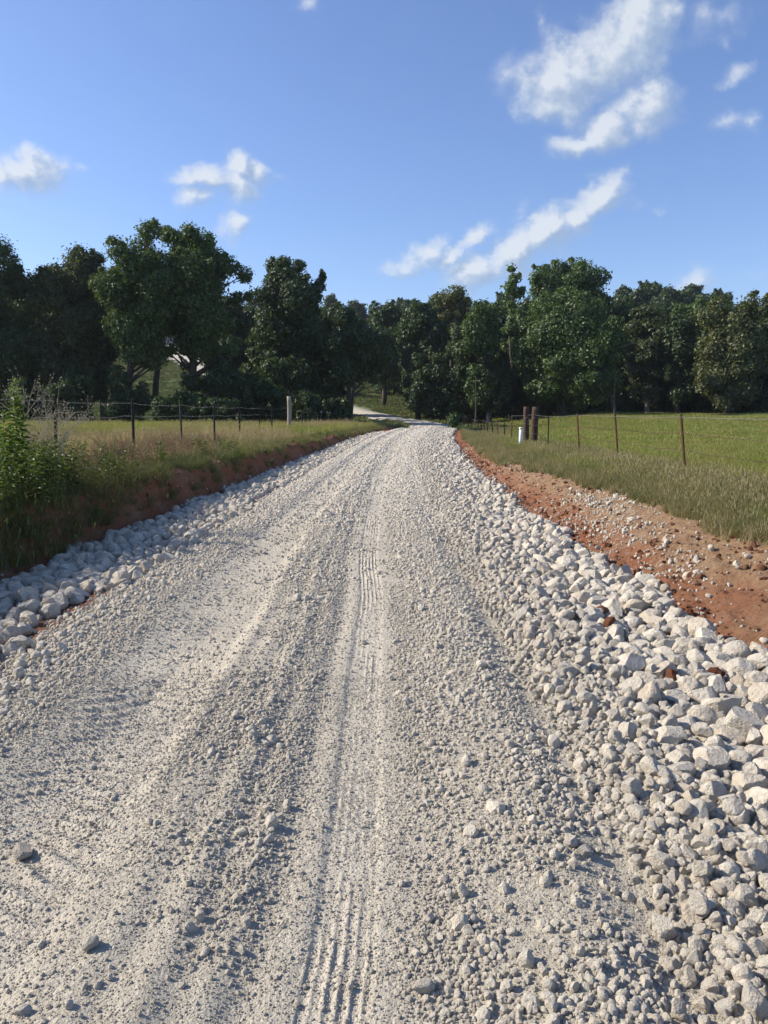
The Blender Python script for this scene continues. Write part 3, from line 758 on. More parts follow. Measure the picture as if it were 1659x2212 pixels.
# ------------------------------------------------------------------ fences
def tpost_mesh(h, mat, seed=0):
    m = MB()
    w, t = .027, .005
    m.box((0, 0, h / 2), (w, t, h / 2)); m.box((0, -.017, h / 2), (t, .015, h / 2))
    z = .30
    while z < h - .02:
        m.box((0, .0075, z), (.006, .0065, .011)); z += .054
    return m.mesh('t_post', mat, False)
TP = [tpost_mesh(1.30, M_rust, 0), tpost_mesh(1.30, M_dksteel, 1)]
for v_ in TP[1].vertices: v_.co.x *= 1.25; v_.co.y *= 1.25
def wire_mesh(pts, sag, rad, mat, barb=True, seed=0, kink=.006):
    m = MB(); rg = np.random.default_rng(seed); path = []
    for a, b in zip(pts[:-1], pts[1:]):
        a = np.array(a); b = np.array(b); n = 7
        for t in np.linspace(0, 1, n, endpoint=False):
            p = a + (b - a) * t; p[2] -= sag * 4 * t * (1 - t); p = p + rg.normal(0, kink, 3) * (1 if t else 0); path.append(p)
    path.append(np.array(pts[-1])); path = np.array(path)
    m.tube(path, rad, 4, cap=False)
    if barb:
        seglen = np.linalg.norm(np.diff(path, axis=0), axis=1); s = np.concatenate([[0], np.cumsum(seglen)])
        for q in np.arange(.06, s[-1], .125):
            c = np.array([np.interp(q, s, path[:, k]) for k in range(3)])
            if c[1] > 22: break
            m.box(c, (.007, .007, .006))
            for _ in range(2):
                dd = rg.normal(0, 1, 3); dd /= np.linalg.norm(dd); m.tube([c - dd * .016, c + dd * .016], rad * .8, 3, cap=False)
    return m.mesh('barbed_wire', mat, True)

left_posts = []
k = 0; y = .5
lx = lambda y: -5.62
LY = [.5, 4.7, 8.9, 13.1, 17.3, 21.4, 25.6, 30.0, 34.8, 38.6]
left = empty('barbed_wire_fence', (lx(13.1), 13.1, gz(lx(13.1), 13.1)))
tag(left, 'barbed wire fence on dark steel posts with one tall wooden post, left of the road', 'fence')
def add_post(fence, x, y, zb, me, lean=(0, 0), rz=0, name='steel_post', sc=1.0):
    o = link(name, me, fence, (x - fence.location.x, y - fence.location.y, zb - fence.location.z), (lean[1], lean[0], rz), (1 + .9 * float(sst(y, 30, 60)),) * 2 + (sc,)); o.rotation_mode = 'ZXY'
    return o
def tops(x, y, zb, h, lean):      # wire attachment on a leaning post
    return (x + math.sin(lean[0]) * h, y - math.sin(lean[1]) * h, zb + h)
Lp = []
for i, y in enumerate(LY):
    x = lx(y); zb = gz(x, y) - .02; lean = (R(random.uniform(-1, 3.2) if y > 9 else 0), R(random.uniform(-2, 2)))
    add_post(left, x, y, zb, TP[1], lean, R(random.uniform(60, 120)), sc=1.03); Lp.append((x, y, zb, lean))
# round wooden line post
xw, yw = -5.55, 45.2; zw = gz(xw, yw)
m = MB(); t = np.linspace(0, 1, 9)
m.tube(np.stack([.02 * np.sin(t * 3), 0 * t, -.1 + 2.12 * t], -1), .092 - .010 * t, 14, wob=.05)
wp = add_post(left, xw, yw, zw, m.mesh('wooden_post', M_woodpale), (R(.6), 0), 0, 'wooden_post'); wp['label'] = 'tall weathered grey wooden post'
Lp.append((xw, yw, zw, (0, 0)))
for i, (px, pt, d, ln) in enumerate([(655, 888, 50.5, 5), (682, 887, 55, 9), (696, 888, 60, 9), (707, 889, 64.5, 6), (715, 891, 69, 5), (724, 892, 73, 2), (734.5, 892, 77.5, 0), (744, 893, 82, 0),
                                 (753, 893, 87, 0), (765, 896, 93, 1), (772, 897, 98, 0), (778, 897, 103, 0), (789, 898, 109, 0)]):
    X0 = (px - 829.5) / FPX * d; ztop = pix(px, pt, d)[2]; lean = (R(ln), R(random.uniform(-2, 2)))
    zb = ztop - 1.3
    g_ = gz(X0, d)
    sc = max(1.0, (ztop - g_ + .1) / 1.3) if g_ < zb else 1.0
    add_post(left, X0 - math.sin(lean[0]) * 1.3, d, ztop - 1.3 * sc, TP[1], lean, R(random.uniform(60, 120)), sc=sc)
    if i in (2, 3, 6, 7, 8):
        tm = MB(); tm.box((0, 0, 1.24 * sc), (.024, .022, .075 * sc))
        o = add_post(left, X0 - math.sin(lean[0]) * 1.3, d, ztop - 1.3 * sc, tm.mesh('painted_tip', M_postwhite), lean, 0, 'post_tip')
    Lp.append((X0 - math.sin(lean[0]) * 1.3, d, ztop - 1.3, lean))
for j, hh in enumerate((1.24, .95, .64, .33)):
    pts = [tops(x, y, zb, hh * (1.12 if abs(y - yw) < .1 else 1), ln) for (x, y, zb, ln) in Lp]
    pts = [(a - left.location.x, b - left.location.y, c - left.location.z) for a, b, c in pts]
    link('barbed_wire', wire_mesh(pts, .035 if j == 0 else .02, .0034 if j < 2 else .0026, M_wire, j < 2, 3 + j, .008), left)

Rp_raw = [(1640, 0, 11.0, 0), (1465, 895, 15.4, -7), (1325, 895, 19.8, -5.5), (1243, 893, 23.9, -5), (1182, 897, 27.9, 0), (1104, 896, 35.8, 1), (1087, 913, 40, -3), (1071, 909, 44, -7), (1060, 911, 48, -7),
          (1049, 910, 52.5, -7), (1042, 907, 57, -8), (1036, 906, 61, -7), (1029, 907, 65, -8), (1021, 906, 69, -9), (1015, 905, 74, -9), (1008, 904, 78, -9), (1001, 897, 82, -4)]
right = empty('wire_fence', (5.9, 15.4, gz(5.9, 15.4)))
tag(right, 'rusty steel post and wire fence in front of the green pasture, right of the road', 'fence')
Rp = []
for px, pt, d, ln in Rp_raw:
    if pt == 0: X0, ztop = 5.95, EYE - .02
    else: X0 = (px - 829.5) / FPX * d; ztop = pix(px, pt, d)[2]
    g_ = gz(X0, d)
    H = 1.27 if d < 34 else 1.15
    lean = (R(ln), R(random.uniform(-2, 2)))
    zb = max(g_ - .05, ztop - 1.32) if ztop - g_ > 1.0 else g_ - .1
    zt = ztop; sc = (zt - zb) / 1.3 / math.cos(lean[0])
    X0 -= math.sin(lean[0]) * (zt - zb); add_post(right, X0, d, zb, TP[0], lean, R(random.uniform(60, 120)), sc=sc); Rp.append((X0, d, zb, lean, (zt - zb)))
def wood_post(parent, px, pt, d, h, r, lean, seed, label):
    X0 = (px - 829.5) / FPX * d; zt = pix(px, pt, d)[2]
    m = MB(); t = np.linspace(0, 1, 12)
    m.tube(np.stack([.015 * np.sin(t * 4 + seed), .01 * np.cos(t * 5), -.15 + (h + .15) * t], -1), r * (1.06 - .08 * t), 16, wob=.09, seed=seed)
    o = link('wooden_post', m.mesh('wooden_post', M_wooddark, True), parent, (X0 - parent.location.x, d - parent.location.y, zt - h - parent.location.z), (0, R(lean), 0)); o['label'] = label
    c = MB(); c.tube([(0, 0, h - .001), (0.0, 0, h + .006)], r * .97, 14)
    link('sawn_end', c.mesh('sawn_end', M_woodtop, False), o, (.0, 0, 0))
    w = MB()
    for z in (.35, .62, .95, 1.25):
        a = np.linspace(0, 2 * np.pi, 15); w.tube(np.stack([(r * 1.09 + .004) * np.cos(a), (r * 1.09 + .004) * np.sin(a), z + .01 * np.sin(a * 2 + z)], -1), .0045, 4, cap=False)
    link('wire_tie', w.mesh('wire_tie', M_wire), o)
    return X0, d, zt - h
pA = wood_post(right, 1134.5, 879, 32.0, 1.62, .115, .3, 1, 'far one of the two dark wooden corner posts')
pB = wood_post(right, 1152, 879.5, 30.4, 1.66, .135, 1.6, 2, 'near, thicker one of the two dark wooden corner posts')
m = MB(); a = np.linspace(0, 2 * np.pi, 13)
for k in range(3): m.tube(np.stack([.10 * np.cos(a), .01 * k + 0 * a, .07 * np.sin(a)], -1), .008, 5, cap=False)
link('wire_coil', m.mesh('wire_coil', M_wire), right, (pB[0] - .2 - right.location.x, 30.9 - right.location.y, pB[2] + 1.18 - right.location.z))
Wp = []
for (X0, d, zb, ln, hh) in Rp: Wp.append((X0, d, zb, ln, hh))
Wp = sorted(Wp + [(pB[0], pB[1], pB[2], (0, 0), 1.5)], key=lambda q: q[1])
for j, fr in enumerate((.96, .72, .47, .22)):
    pts = []
    for (X0, d, zb, ln, hh) in Wp:
        h = hh * fr if hh != 1.5 else (1.37, .98, .66, .33)[j]
        a, b, c = tops(X0, d, zb, h, (ln[0], ln[1]))
        pts.append((a - right.location.x, b - right.location.y, c - right.location.z))
    link('fence_wire', wire_mesh(pts, .012 if j == 0 else .04, .0052 if j == 0 else .0036, M_wirerust if j else M_wire, j > 0, 20 + j, .003 if j == 0 else .008), right)

# white standpipe
pr = empty('marker_pipe', (0, 0, 0)); Xp = (1123 - 829.5) / FPX * 29; pr.location = (Xp, 29, gz(Xp, 29) - .05)
tag(pr, 'short white plastic pipe with a cap standing before the dark corner posts', 'pipe')
zt = pix(1123, 923, 29)[2] - pr.location.z
m = MB(); m.tube([(0,0,-.1),(0,0,zt*.5),(0,0,zt-.04)], .062, 18); link('pipe', m.mesh('pipe', M_pvc), pr, rot=(0, R(.8), 0))
m = MB(); m.tube([(0,0,zt-.075),(0,0,zt-.015),(0,0,zt-.003),(0,0,zt)], [.070,.070,.066,.03], 18); link('pipe_cap', m.mesh('pipe_cap', M_pvc), pr, rot=(0, R(.8), 0))

# dark gate and posts by the bend
gf = empty('wooden_fence', pix(965, 884, 101)); gf.location.z = gz(gf.location.x, 101)
tag(gf, 'short run of dark wooden fence posts and rails beyond the bend', 'fence')
for i, (px, pt, pb, d) in enumerate([(903, 876, 892, 99), (939, 875, 893, 101), (951, 876, 893, 102), (981, 880, 891, 104)]):
    X0, _, zt = pix(px, pt, d); g_ = gz(X0, d); m = MB()
    m.tube([(0, 0, 0), (0, 0, (zt - g_) * .5), (0, 0, max(zt - g_, .9))], .11 if i == 2 else .08, 9, wob=.1, seed=i)
    link('post', m.mesh('post', M_wooddark), gf, (X0 - gf.location.x, d - gf.location.y, g_ - gf.location.z))
m = MB()
for q in range(3):
    X0, X1 = pix(951, 880, 102)[0], pix(981, 880, 104)[0]
    g0, g1 = gz(X0, 102), gz(X1, 104)
    m.tube([(X0, 102, g0 + .35 + .32 * q), (X1, 104, g1 + .25 + .3 * q)], .035, 6)
o = link('rail', m.mesh('rail', M_wooddark), gf, tuple(-gf.location))

# ------------------------------------------------------------------ trees
def bend_path(a, b, n, amp, rg, up=.25):
    a = np.array(a, float); b = np.array(b, float); t = np.linspace(0, 1, n)[:, None]
    p = a + (b - a) * t
    L = np.linalg.norm(b - a); off = rg.normal(0, amp * L, (2, 3))
    p = p + off[0] * np.sin(np.pi * t) * .6 + off[1] * np.sin(2 * np.pi * t) * .35
    p[:, 2] += up * L * (np.sin(np.pi * t[:, 0]) * .35)
    return p

def leaves_mesh(rg, lobes, dens, size, mat, name='crown', droop=0.0, hollow=.45):
    C = []; Nn = []
    for (c, r) in lobes:
        n = int(dens * (np.mean(r) ** 2) * (1.4 if np.mean(r) < .9 else 1))
        d = rg.normal(size=(n, 3)); d /= np.linalg.norm(d, axis=1)[:, None]
        rad = hollow + (1 - hollow) * rg.random(n) ** .6
        # sub-clumps on the lobe surface
        k = max(5, int(6 + 2.2 * np.mean(r) ** 2)); s = rg.normal(size=(k, 3)); s /= np.linalg.norm(s, axis=1)[:, None]
        pick = rg.integers(0, k, n); mixw = rg.uniform(.35, 1.0, n)[:, None] * .75
        dd = d * (1 - mixw) + s[pick] * mixw; dd /= (np.linalg.norm(dd, axis=1)[:, None] + 1e-6) 
        bulge = 1 + .22 * np.sin(pick * 2.39)[:, None]
        p = np.array(c) + dd * rad[:, None] * np.array(r) * bulge
        p = p + rg.normal(0, .065, (n, 3)) * np.array(r)
        C.append(p); Nn.append(dd)
    C = np.vstack(C); Nn = np.vstack(Nn); n = len(C)
    nrm = Nn + rg.normal(0, .55, (n, 3)) + np.array([0, 0, .35]); nrm /= np.linalg.norm(nrm, axis=1)[:, None]
    a = np.cross(nrm, rg.normal(size=(n, 3))); a /= np.linalg.norm(a, axis=1)[:, None] + 1e-9
    b = np.cross(nrm, a)
    s = size * rg.uniform(.55, 1.25, n)[:, None]; 
    a = a * s; b = b * s * rg.uniform(.45, .8, n)[:, None]
    V = np.stack([C - a, C - b * .9 + nrm * s * .12, C + a, C + b * .9 + nrm * s * .12], 1).reshape(-1, 3)
    i = np.arange(n)[:, None] * 4
    return npmesh(name, V, i + np.array([[0, 1, 2, 3]]), mat, False)

TREE_OBJS = []
def tree(label, px, top, half, d, bot, kind, seed, nl=26, trunk=None, group=None, lobes=None, dens=130, leaf=None, lean=0, tr=None,
         shape='round', name='deciduous_tree', bark=None, cat='tree', depthf=.8):
    rg = np.random.default_rng(seed)
    X0, _, zt = pix(px, top, d); W = half / FPX * d; zb = pix(px, bot, d)[2]
    xt = X0 if trunk is None else (trunk - 829.5) / FPX * d
    g_ = gz(xt, d); root = empty(name, (xt, d, g_)); tag(root, label, cat, group)
    H = zt - zb; cz = (zt + zb) / 2
    LB = []
    if lobes:
        for (lx_, ly_, lr) in lobes:
            a_, _, c_ = pix(lx_, ly_, d); rr = lr / FPX * d
            LB.append((np.array([a_ - xt, rg.uniform(-.45, .45) * W * depthf, c_ - g_]), rr * np.array([1, 1, .85])))
    for k in range(int(nl * 1.55)):
        while True:
            q = rg.uniform(-1, 1, 3)
            if shape == 'round': ok = np.dot(q, q) < 1
            elif shape == 'tall': ok = q[0] ** 2 + q[1] ** 2 < (1.0 - .55 * max(q[2], -.2) ** 2) ** 2
            elif shape == 'cone': ok = q[0] ** 2 + q[1] ** 2 < ((1 - q[2]) / 2 * .9 + .12) ** 2
            else: ok = True
            if ok and (np.dot(q, q) > .22): break
        rr = min(W, H / 2) * rg.uniform(.20, .40) * (1 if k % 3 else 1.25)
        rr = min(max(rr, .5), 2.3)
        p = np.array([X0 - xt + q[0] * (W * rg.uniform(.85, 1.08) - rr * .8), q[1] * (W - rr * .8) * depthf, cz - g_ + q[2] * (H / 2 - rr * .75)])
        LB.append((p, rr * np.array([rg.uniform(.75, 1.15), rg.uniform(.8, 1.1), rg.uniform(.65, 1.15)])))
    for k in range(nl):           # small outer sprays break the outline
        q = rg.normal(size=3); q[2] = abs(q[2]) * 1.2 - .3; q /= np.linalg.norm(q); c_, r_ = LB[rg.integers(0, len(LB))]
        out_ = c_ - np.array([X0 - xt, 0, cz - g_]); out_ /= np.linalg.norm(out_) + 1e-6; q = q * .6 + out_ * .7; q /= np.linalg.norm(q)
        LB.append((c_ + q * r_ * rg.uniform(.85, 1.15), np.maximum(r_ * rg.uniform(.22, .42), .3)))
    lf = leaf or max(.12, d * .0021)
    dn = dens * (.30 / lf) ** 2 * 1.25
    cr = link('crown', leaves_mesh(rg, LB, dn, lf, LEAF[kind]), root)
    m = MB(); Rr = tr or max(.12, .035 * (zt - g_) * .6)
    topp = np.array([X0 - xt, 0, (cz - g_) + H * .22])
    tp = bend_path((0, 0, -.4), topp, 12, .03, rg, 0); m.tube(tp, Rr * np.linspace(1.25, .22, 12) , 9, wob=.12, seed=seed)
    hs = tp[:, 2]
    for (c, r) in LB:
        hh = max(.25 * topp[2], min(c[2] - .6 * abs(c[0] - np.interp(c[2], hs, tp[:, 0])) - .5, topp[2] * .97))
        st = np.array([np.interp(hh, hs, tp[:, j]) for j in range(3)])
        L = np.linalg.norm(c - st)
        rr = Rr * np.interp(hh / max(topp[2], .1), [0, 1], [.5, .18])
        m.tube(bend_path(st, c, 7, .06, rg, .12), np.linspace(rr, rr * .25, 7), 5)
        for _ in range(2):
            e = c + rg.normal(0, .5, 3) * r; m.tube(bend_path((st + c) / 2 + (c - st) * .25, e, 5, .06, rg, .1), np.linspace(rr * .4, rr * .12, 5), 4)
    link('trunk', m.mesh('trunk', bark or M_bark), root)
    return root

tree('dark tree at the far left edge of the frame, its crown cut by the border', -15, 515, 95, 66, 905, 'dark', 1, 34)
tree('dull bronze green tree standing second from the left, right of the edge tree', 150, 528, 100, 68, 905, 'olive', 2, 56, trunk=150)
tree('tall bright green tree whose dark leaning trunk forks above the hollow', 298, 515, 88, 64, 800, 'green', 3, 40, trunk=276,
     lobes=[(330, 505, 24), (262, 545, 30), (300, 535, 30), (345, 560, 30), (235, 620, 28), (330, 640, 34), (290, 700, 36), (310, 775, 18), (245, 800, 16)], dens=120)
tree('tallest tree on the left with wide sunlit crown and a limb reaching right', 420, 497, 92, 66, 800, 'green', 4, 36, trunk=424,
     lobes=[(350, 500, 20), (368, 512, 22), (402, 520, 24), (420, 508, 22), (395, 560, 32), (440, 580, 30), (468, 560, 22), (500, 580, 24), (525, 590, 20), (535, 640, 12),
            (505, 640, 18), (380, 620, 32), (450, 640, 28), (415, 700, 30), (480, 700, 20), (360, 700, 30), (455, 785, 22), (485, 815, 22), (505, 755, 18), (400, 790, 14)], dens=120)
tree('dense column shaped dark green tree with a ragged top, left of the road bend', 628, 560, 82, 78, 900, 'dark', 5, 60, shape='tall',
     lobes=[(590, 570, 18), (615, 562, 16), (645, 575, 16), (605, 600, 26), (560, 640, 22), (665, 640, 22), (692, 620, 12), (640, 630, 30)])
tree('small silhouetted tree with a forked leaning trunk beside the road bend', 775, 690, 78, 76, 840, 'dark', 6, 20, trunk=757, depthf=.6, tr=.17)
tree('dark round tree behind the small forked tree', 752, 648, 52, 96, 835, 'dark', 7, 24)
tree('dark green tree with a level top left of the road gap', 828, 628, 62, 127, 838, 'dark', 8, 30)
tree('deep green tree directly above the road gap', 905, 630, 58, 97, 850, 'dark', 9, 30)
tree('tan topped tree rising behind the deep green ones over the road', 975, 624, 40, 108, 780, 'brown', 10, 22, lobes=[(955, 640, 20), (985, 635, 20), (1005, 650, 14)])
tree('slender pale trunked tree right of the tan topped one', 1045, 640, 54, 90, 885, 'green', 11, 36, trunk=1052, bark=M_barkpale, dens=95)
tree('narrow light green tree poking above the canopy right of centre', 1110, 582, 30, 98, 760, 'light', 12, 14, shape='tall', lobes=[(1105, 580, 10), (1118, 600, 12), (1098, 625, 16)])
tree('broad tall tree behind, the highest crown right of centre', 1235, 568, 98, 112, 760, 'green', 13, 40, lobes=[(1180, 590, 26), (1215, 578, 24), (1250, 575, 24), (1290, 600, 24), (1160, 610, 22)])
tree('large rounded sunlit tree at the pasture edge, widest crown on the right', 1225, 636, 108, 88, 890, 'green', 14, 58, trunk=1215,
     lobes=[(1150, 700, 32), (1175, 660, 30), (1230, 645, 30), (1285, 660, 30), (1130, 760, 28), (1200, 740, 36), (1160, 830, 28)])
tree('smaller bright leaved tree in front of the large rounded one', 1290, 700, 62, 84, 870, 'green', 15, 26, trunk=1329, lobes=[(1330, 700, 20), (1345, 725, 16), (1265, 770, 24), (1255, 825, 22)], dens=110)
tree('light bronze topped tree right of the large rounded one', 1405, 645, 60, 96, 880, 'olive', 16, 30, trunk=1392, bark=M_barkpale)
tree('shadowy green tree between the bronze topped tree and the pale one', 1475, 665, 52, 94, 880, 'dark', 17, 30)
tree('pale olive tree with a wide spreading crown near the right edge', 1585, 650, 82, 90, 892, 'brown', 18, 46, lobes=[(1530, 690, 26), (1560, 660, 24), (1610, 655, 24), (1640, 670, 24)])
tree('dark tree cut off by the right edge of the frame', 1690, 660, 60, 92, 885, 'dark', 19, 26)
tree('green crown filling between the bronze green tree and the leaning one', 215, 585, 50, 84, 765, 'olive', 31, 30)
tree('dark crown behind the leaning tree and the tallest left tree', 335, 575, 60, 90, 745, 'dark', 32, 34)
tree('dark crown behind the right limb of the tallest left tree', 482, 640, 58, 88, 780, 'dark', 33, 34)
tree('dark crown just left of the column shaped tree, behind it', 556, 655, 34, 92, 745, 'dark', 34, 18)
tree('dark tree right behind the forked silhouetted tree, shading the bend', 708, 662, 48, 97, 890, 'dark', 35, 30)
# second storey filling the wood
fill = [(20, 640, 70, 80, 900, 'dark'), (90, 650, 60, 76, 905, 'dark'), (500, 720, 50, 82, 895, 'dark'), (560, 740, 45, 78, 900, 'dark'), (620, 770, 55, 74, 905, 'dark'), (690, 730, 50, 84, 900, 'dark'),
        (935, 760, 55, 93, 905, 'dark'), (1000, 740, 50, 92, 905, 'dark'), (1060, 780, 50, 90, 905, 'dark'), (1120, 790, 45, 93, 900, 'dark'),
        (1200, 800, 60, 98, 905, 'dark'), (1270, 800, 55, 97, 905, 'dark'), (1350, 760, 55, 100, 905, 'dark'), (1420, 780, 55, 99, 905, 'dark'), (1490, 770, 55, 100, 905, 'dark'), (1550, 780, 50, 97, 905, 'dark'), (1620, 770, 60, 98, 905, 'dark')]
fl = ['low dark tree under the far left canopy, nearest the frame edge', 'low dark tree beneath the bronze green tree', 'dark thicket tree right of the tallest left tree', 'dark thicket tree left of the column shaped one',
      'squat dark tree at the foot of the column shaped tree', 'dark tree filling behind the wooden post and column shaped tree', 'black shaded tree right of the road gap',
      'shaded tree below the tan topped crown', 'shaded tree below the slender pale trunked tree', 'shaded tree under the narrow light green one', 'shaded undergrowth tree behind the large rounded tree, left half',
      'shaded undergrowth tree behind the large rounded tree, right half', 'shaded tree low between large rounded and bronze topped trees', 'shaded tree under the bronze topped crown', 'shaded tree low in the wood left of the pale olive tree',
      'shaded tree under the left side of the pale olive crown', 'shaded tree low at the right end of the wood']
for i, (f, lb) in enumerate(zip(fill, fl)):
    tree(lb, f[0], f[1], f[2], f[3], f[4], f[5], 40 + i, 20, dens=100, shape='box', depthf=.6)
# shrubs at the trunk feet
shr = [(345, 855, 24, 60, 892), (480, 770, 40, 66, 850), (465, 860, 40, 59, 892), (240, 868, 26, 61, 895), (550, 800, 45, 68, 895), (402, 838, 34, 60, 895), (285, 810, 45, 63, 892), (445, 800, 52, 64, 892), (515, 830, 40, 66, 895), (585, 840, 40, 67, 897), (660, 850, 40, 70, 900), (725, 860, 32, 72, 900), (20, 820, 60, 62, 900), (150, 800, 60, 62, 898)]
sl = ['small low bush between the leaning trunk and the spreading dark bush', 'leafy dark thicket hiding the drive right of the tallest left tree', 'low dark thicket just behind the fence right of the tallest left tree', 'small dark bush right of the bronze green tree', 'high dark bush left of the column shaped tree', 'spreading dark bush between the leaning trunk and the tallest left tree', 'dark ivy like shrub wrapping the leaning trunk', 'dense dark shrub at the foot of the tallest left tree', 'dark bush right of the tallest left tree foot', 'low dark bush behind the left field', 'low dark bush left of the forked tree',
      'small dark bush beside the forked tree trunk', 'shaded bush at the far left behind the field', 'shaded bush under the bronze green tree']
for i, (f, lb) in enumerate(zip(shr, sl)):
    tree(lb, f[0], f[1], f[2], f[3], f[4] + 12, 'dark', 70 + i, 12, dens=100, shape='box', name='shrub', cat='shrub', tr=.05)
tree('little light green bush at the roadside just right of the road crest', 978, 903, 9, 70, 917, 'green', 90, 5, dens=160, name='shrub', cat='shrub', tr=.03, leaf=.11)
# wood on the far hill: copies
protos = []
for i in range(5):
    protos.append(None)
hill_kind = ['dark', 'green', 'dark', 'olive', 'dark']
def copy_tree(src, loc, s, rz, label, group, src_h=None):
    r_ = src.copy(); COL.objects.link(r_); r_.location = loc; r_.scale = (s, s, s); r_.rotation_euler = (0, 0, rz); r_['label'] = label; r_['group'] = group
    for ch in src.children:
        c = ch.copy(); COL.objects.link(c); c.parent = r_
    return r_
hp = []
for i in range(4):
    rt = tree('dark tree in the wood on the far right hilltop', 1360 + i * 52, [612, 606, 612, 628][i], 40, 205, 720, 'dark', 120 + i, 22, dens=120, group='trees on the distant right hilltop', shape='box', leaf=.42)
    hp.append(rt)
k = 0
for i in range(26):
    px = 1330 + i * 16 + random.uniform(-5, 5); d = random.uniform(200, 250)
    X0 = (px - 829.5) / FPX * d
    copy_tree(hp[i % 4], (X0, d, gz(X0, d) - (6 if px > 1540 else 1.5)), random.uniform(.75, 1.0), random.uniform(0, 6), 'dark tree in the wood on the far right hilltop', 'trees on the distant right hilltop')
for i in range(44):
    px = -30 + i * 27 + random.uniform(-9, 9); d = random.uniform(232, 262)
    X0 = (px - 829.5) / FPX * d
    src = hp[i % 4]
    h_src = EYE + (HOR - 610) / FPX * 205 - src.location.z
    copy_tree(src, (X0, d, gz(X0, d) - .3), random.uniform(.55, .85), random.uniform(0, 6), 'dark tree in the far wood along the hill crest behind the left trees', 'trees along the distant left hill crest')
# mid-hill trees behind the gaps
for i, (px, d, s) in enumerate([(505, 118, .55), (585, 112, .6), (470, 150, .6), (290, 170, .5), (560, 150, .8), (610, 160, .9), (650, 150, .75), (690, 140, .7), (810, 150, .9), (850, 140, .8), (900, 138, .8), (950, 142, .9), (1000, 135, .9), (1050, 138, .9), (1100, 130, .9), (1160, 136, 1),
                                (1220, 135, 1), (1280, 136, 1), (1340, 132, 1), (1400, 136, 1), (1460, 135, 1), (1520, 132, 1), (1580, 135, 1), (1640, 134, 1), (40, 150, 1), (110, 160, 1), (1480, 118, .9), (1310, 118, .9), (1380, 119, .9), (1560, 117, .9), (1630, 116, .9)]):
    X0 = (px - 829.5) / FPX * d
    copy_tree(hp[i % 4], (X0, d, gz(X0, d) - .8), s * .85, i * 1.3, 'dark tree on the lower slope glimpsed behind the front wood', 'trees on the lower slope behind the wood')
# unbroken canopy standing behind the first row
bp = [tree('dark tree in the unbroken canopy behind the first row of the wood', 930 + 60 * i, 655, 62, 112, 900, ['dark', 'dark', 'green', 'dark'][i], 140 + i, 44, dens=110, group='trees of the canopy behind the first row', shape='box', depthf=.7) for i in range(4)]
for i, (px, tp_, d) in enumerate([(560, 700, 104), (625, 690, 100), (682, 690, 102), (1045, 655, 110), (1090, 640, 108), (1150, 640, 116), (1215, 630, 120), (1330, 640, 118), (1380, 650, 112), (1440, 648, 116), (1500, 655, 110),
                                (1550, 650, 116), (1610, 658, 112), (1670, 655, 116), (1720, 655, 112), (60, 600, 88), (0, 590, 92), (-60, 600, 88), (120, 610, 90), (1020, 700, 102), (1290, 700, 104), (1460, 690, 106)]):
    src = bp[i % 4]; X0 = pix(px, tp_, d)[0]; g_ = gz(X0, d); h0 = pix(0, 655, 112)[2] - src.location.z
    copy_tree(src, (X0, d, g_), (pix(px, tp_, d)[2] - g_) / h0, i * 1.7, 'dark tree in the unbroken canopy behind the first row of the wood', 'trees of the canopy behind the first row')
# bare dead trunk at the wood edge
def snag(px, top, d, label, seed):
    rg = np.random.default_rng(seed); X0, _, zt = pix(px, top, d); g_ = gz(X0, d)
    m = MB(); P_ = bend_path((0, 0, -.2), (rg.normal(0, .2), 0, zt - g_), 9, .02, rg, 0); m.tube(P_, np.linspace(.10, .035, 9), 8, wob=.15, seed=seed)
    for _ in range(3):
        q = P_[rg.integers(4, 8)]; m.tube(bend_path(q, q + np.array([rg.normal(0, .7), rg.normal(0, .3), rg.uniform(.3, .9)]), 5, .05, rg), np.linspace(.04, .012, 5), 5)
    tag(link('dead_tree', m.mesh('dead_tree', M_barkgrey), None, (X0, d, g_)), label, 'dead tree')
snag(1027, 812, 84, 'pale broken dead trunk at the wood edge right of the road', 1)
snag(1329, 815, 82, 'thin grey bare trunk in front of the large rounded tree', 2)

# ------------------------------------------------------------------ left foreground weeds
def leafy_stems(name, nst, h, spread, seed, leaf_l=.11, leaf_w=.016, mat='weed', step=.022, tilt=.12, droop=.3):
    """upright stems set with whorled lance leaves; returns (stem mesh, leaf mesh)"""
    rg = np.random.default_rng(seed); m = MB(); V = []; F = []; n0 = 0
    for s in range(nst):
        a = rg.uniform(0, 6.28); r = spread * math.sqrt(rg.random()); b = np.array([r * math.cos(a), r * math.sin(a), 0]); L = h * rg.uniform(.68, 1)
        e = b + np.array([rg.normal(0, tilt) * L, rg.normal(0, tilt) * L, L]); P_ = bend_path(b, e, 9, .02, rg, 0)
        m.tube(P_, np.linspace(.006, .002, 9), 5)
        q = .18
        ts = np.linspace(0, 1, 9); ang = rg.uniform(0, 6)
        while q < 1:
            c = np.array([np.interp(q, ts, P_[:, j]) for j in range(3)]); ang += 2.4
            l = leaf_l * (1.15 - .65 * q) * rg.uniform(.8, 1.2) * (1 if q < .93 else .7); up = .25 + 1.0 * q ** 3
            dr = np.array([math.cos(ang), math.sin(ang), 0]); sd = np.array([-dr[1], dr[0], 0]) * leaf_w
            p0 = c; p1 = c + dr * l * .45 + np.array([0, 0, l * .42 * up]); p2 = c + dr * l * .9 + np.array([0, 0, l * (up * .6 - droop)])
            V += [p0, p1 - sd, p1 + sd - np.array([0, 0, .004]), p2]; F += [(n0, n0 + 1, n0 + 3), (n0, n0 + 3, n0 + 2)]; n0 += 4
            q += step / L * rg.uniform(.8, 1.3)
    return m.mesh(name + '_stem', M_gstem), npmesh(name + '_leaves', np.array(V), np.array(F), LEAF[mat], False)
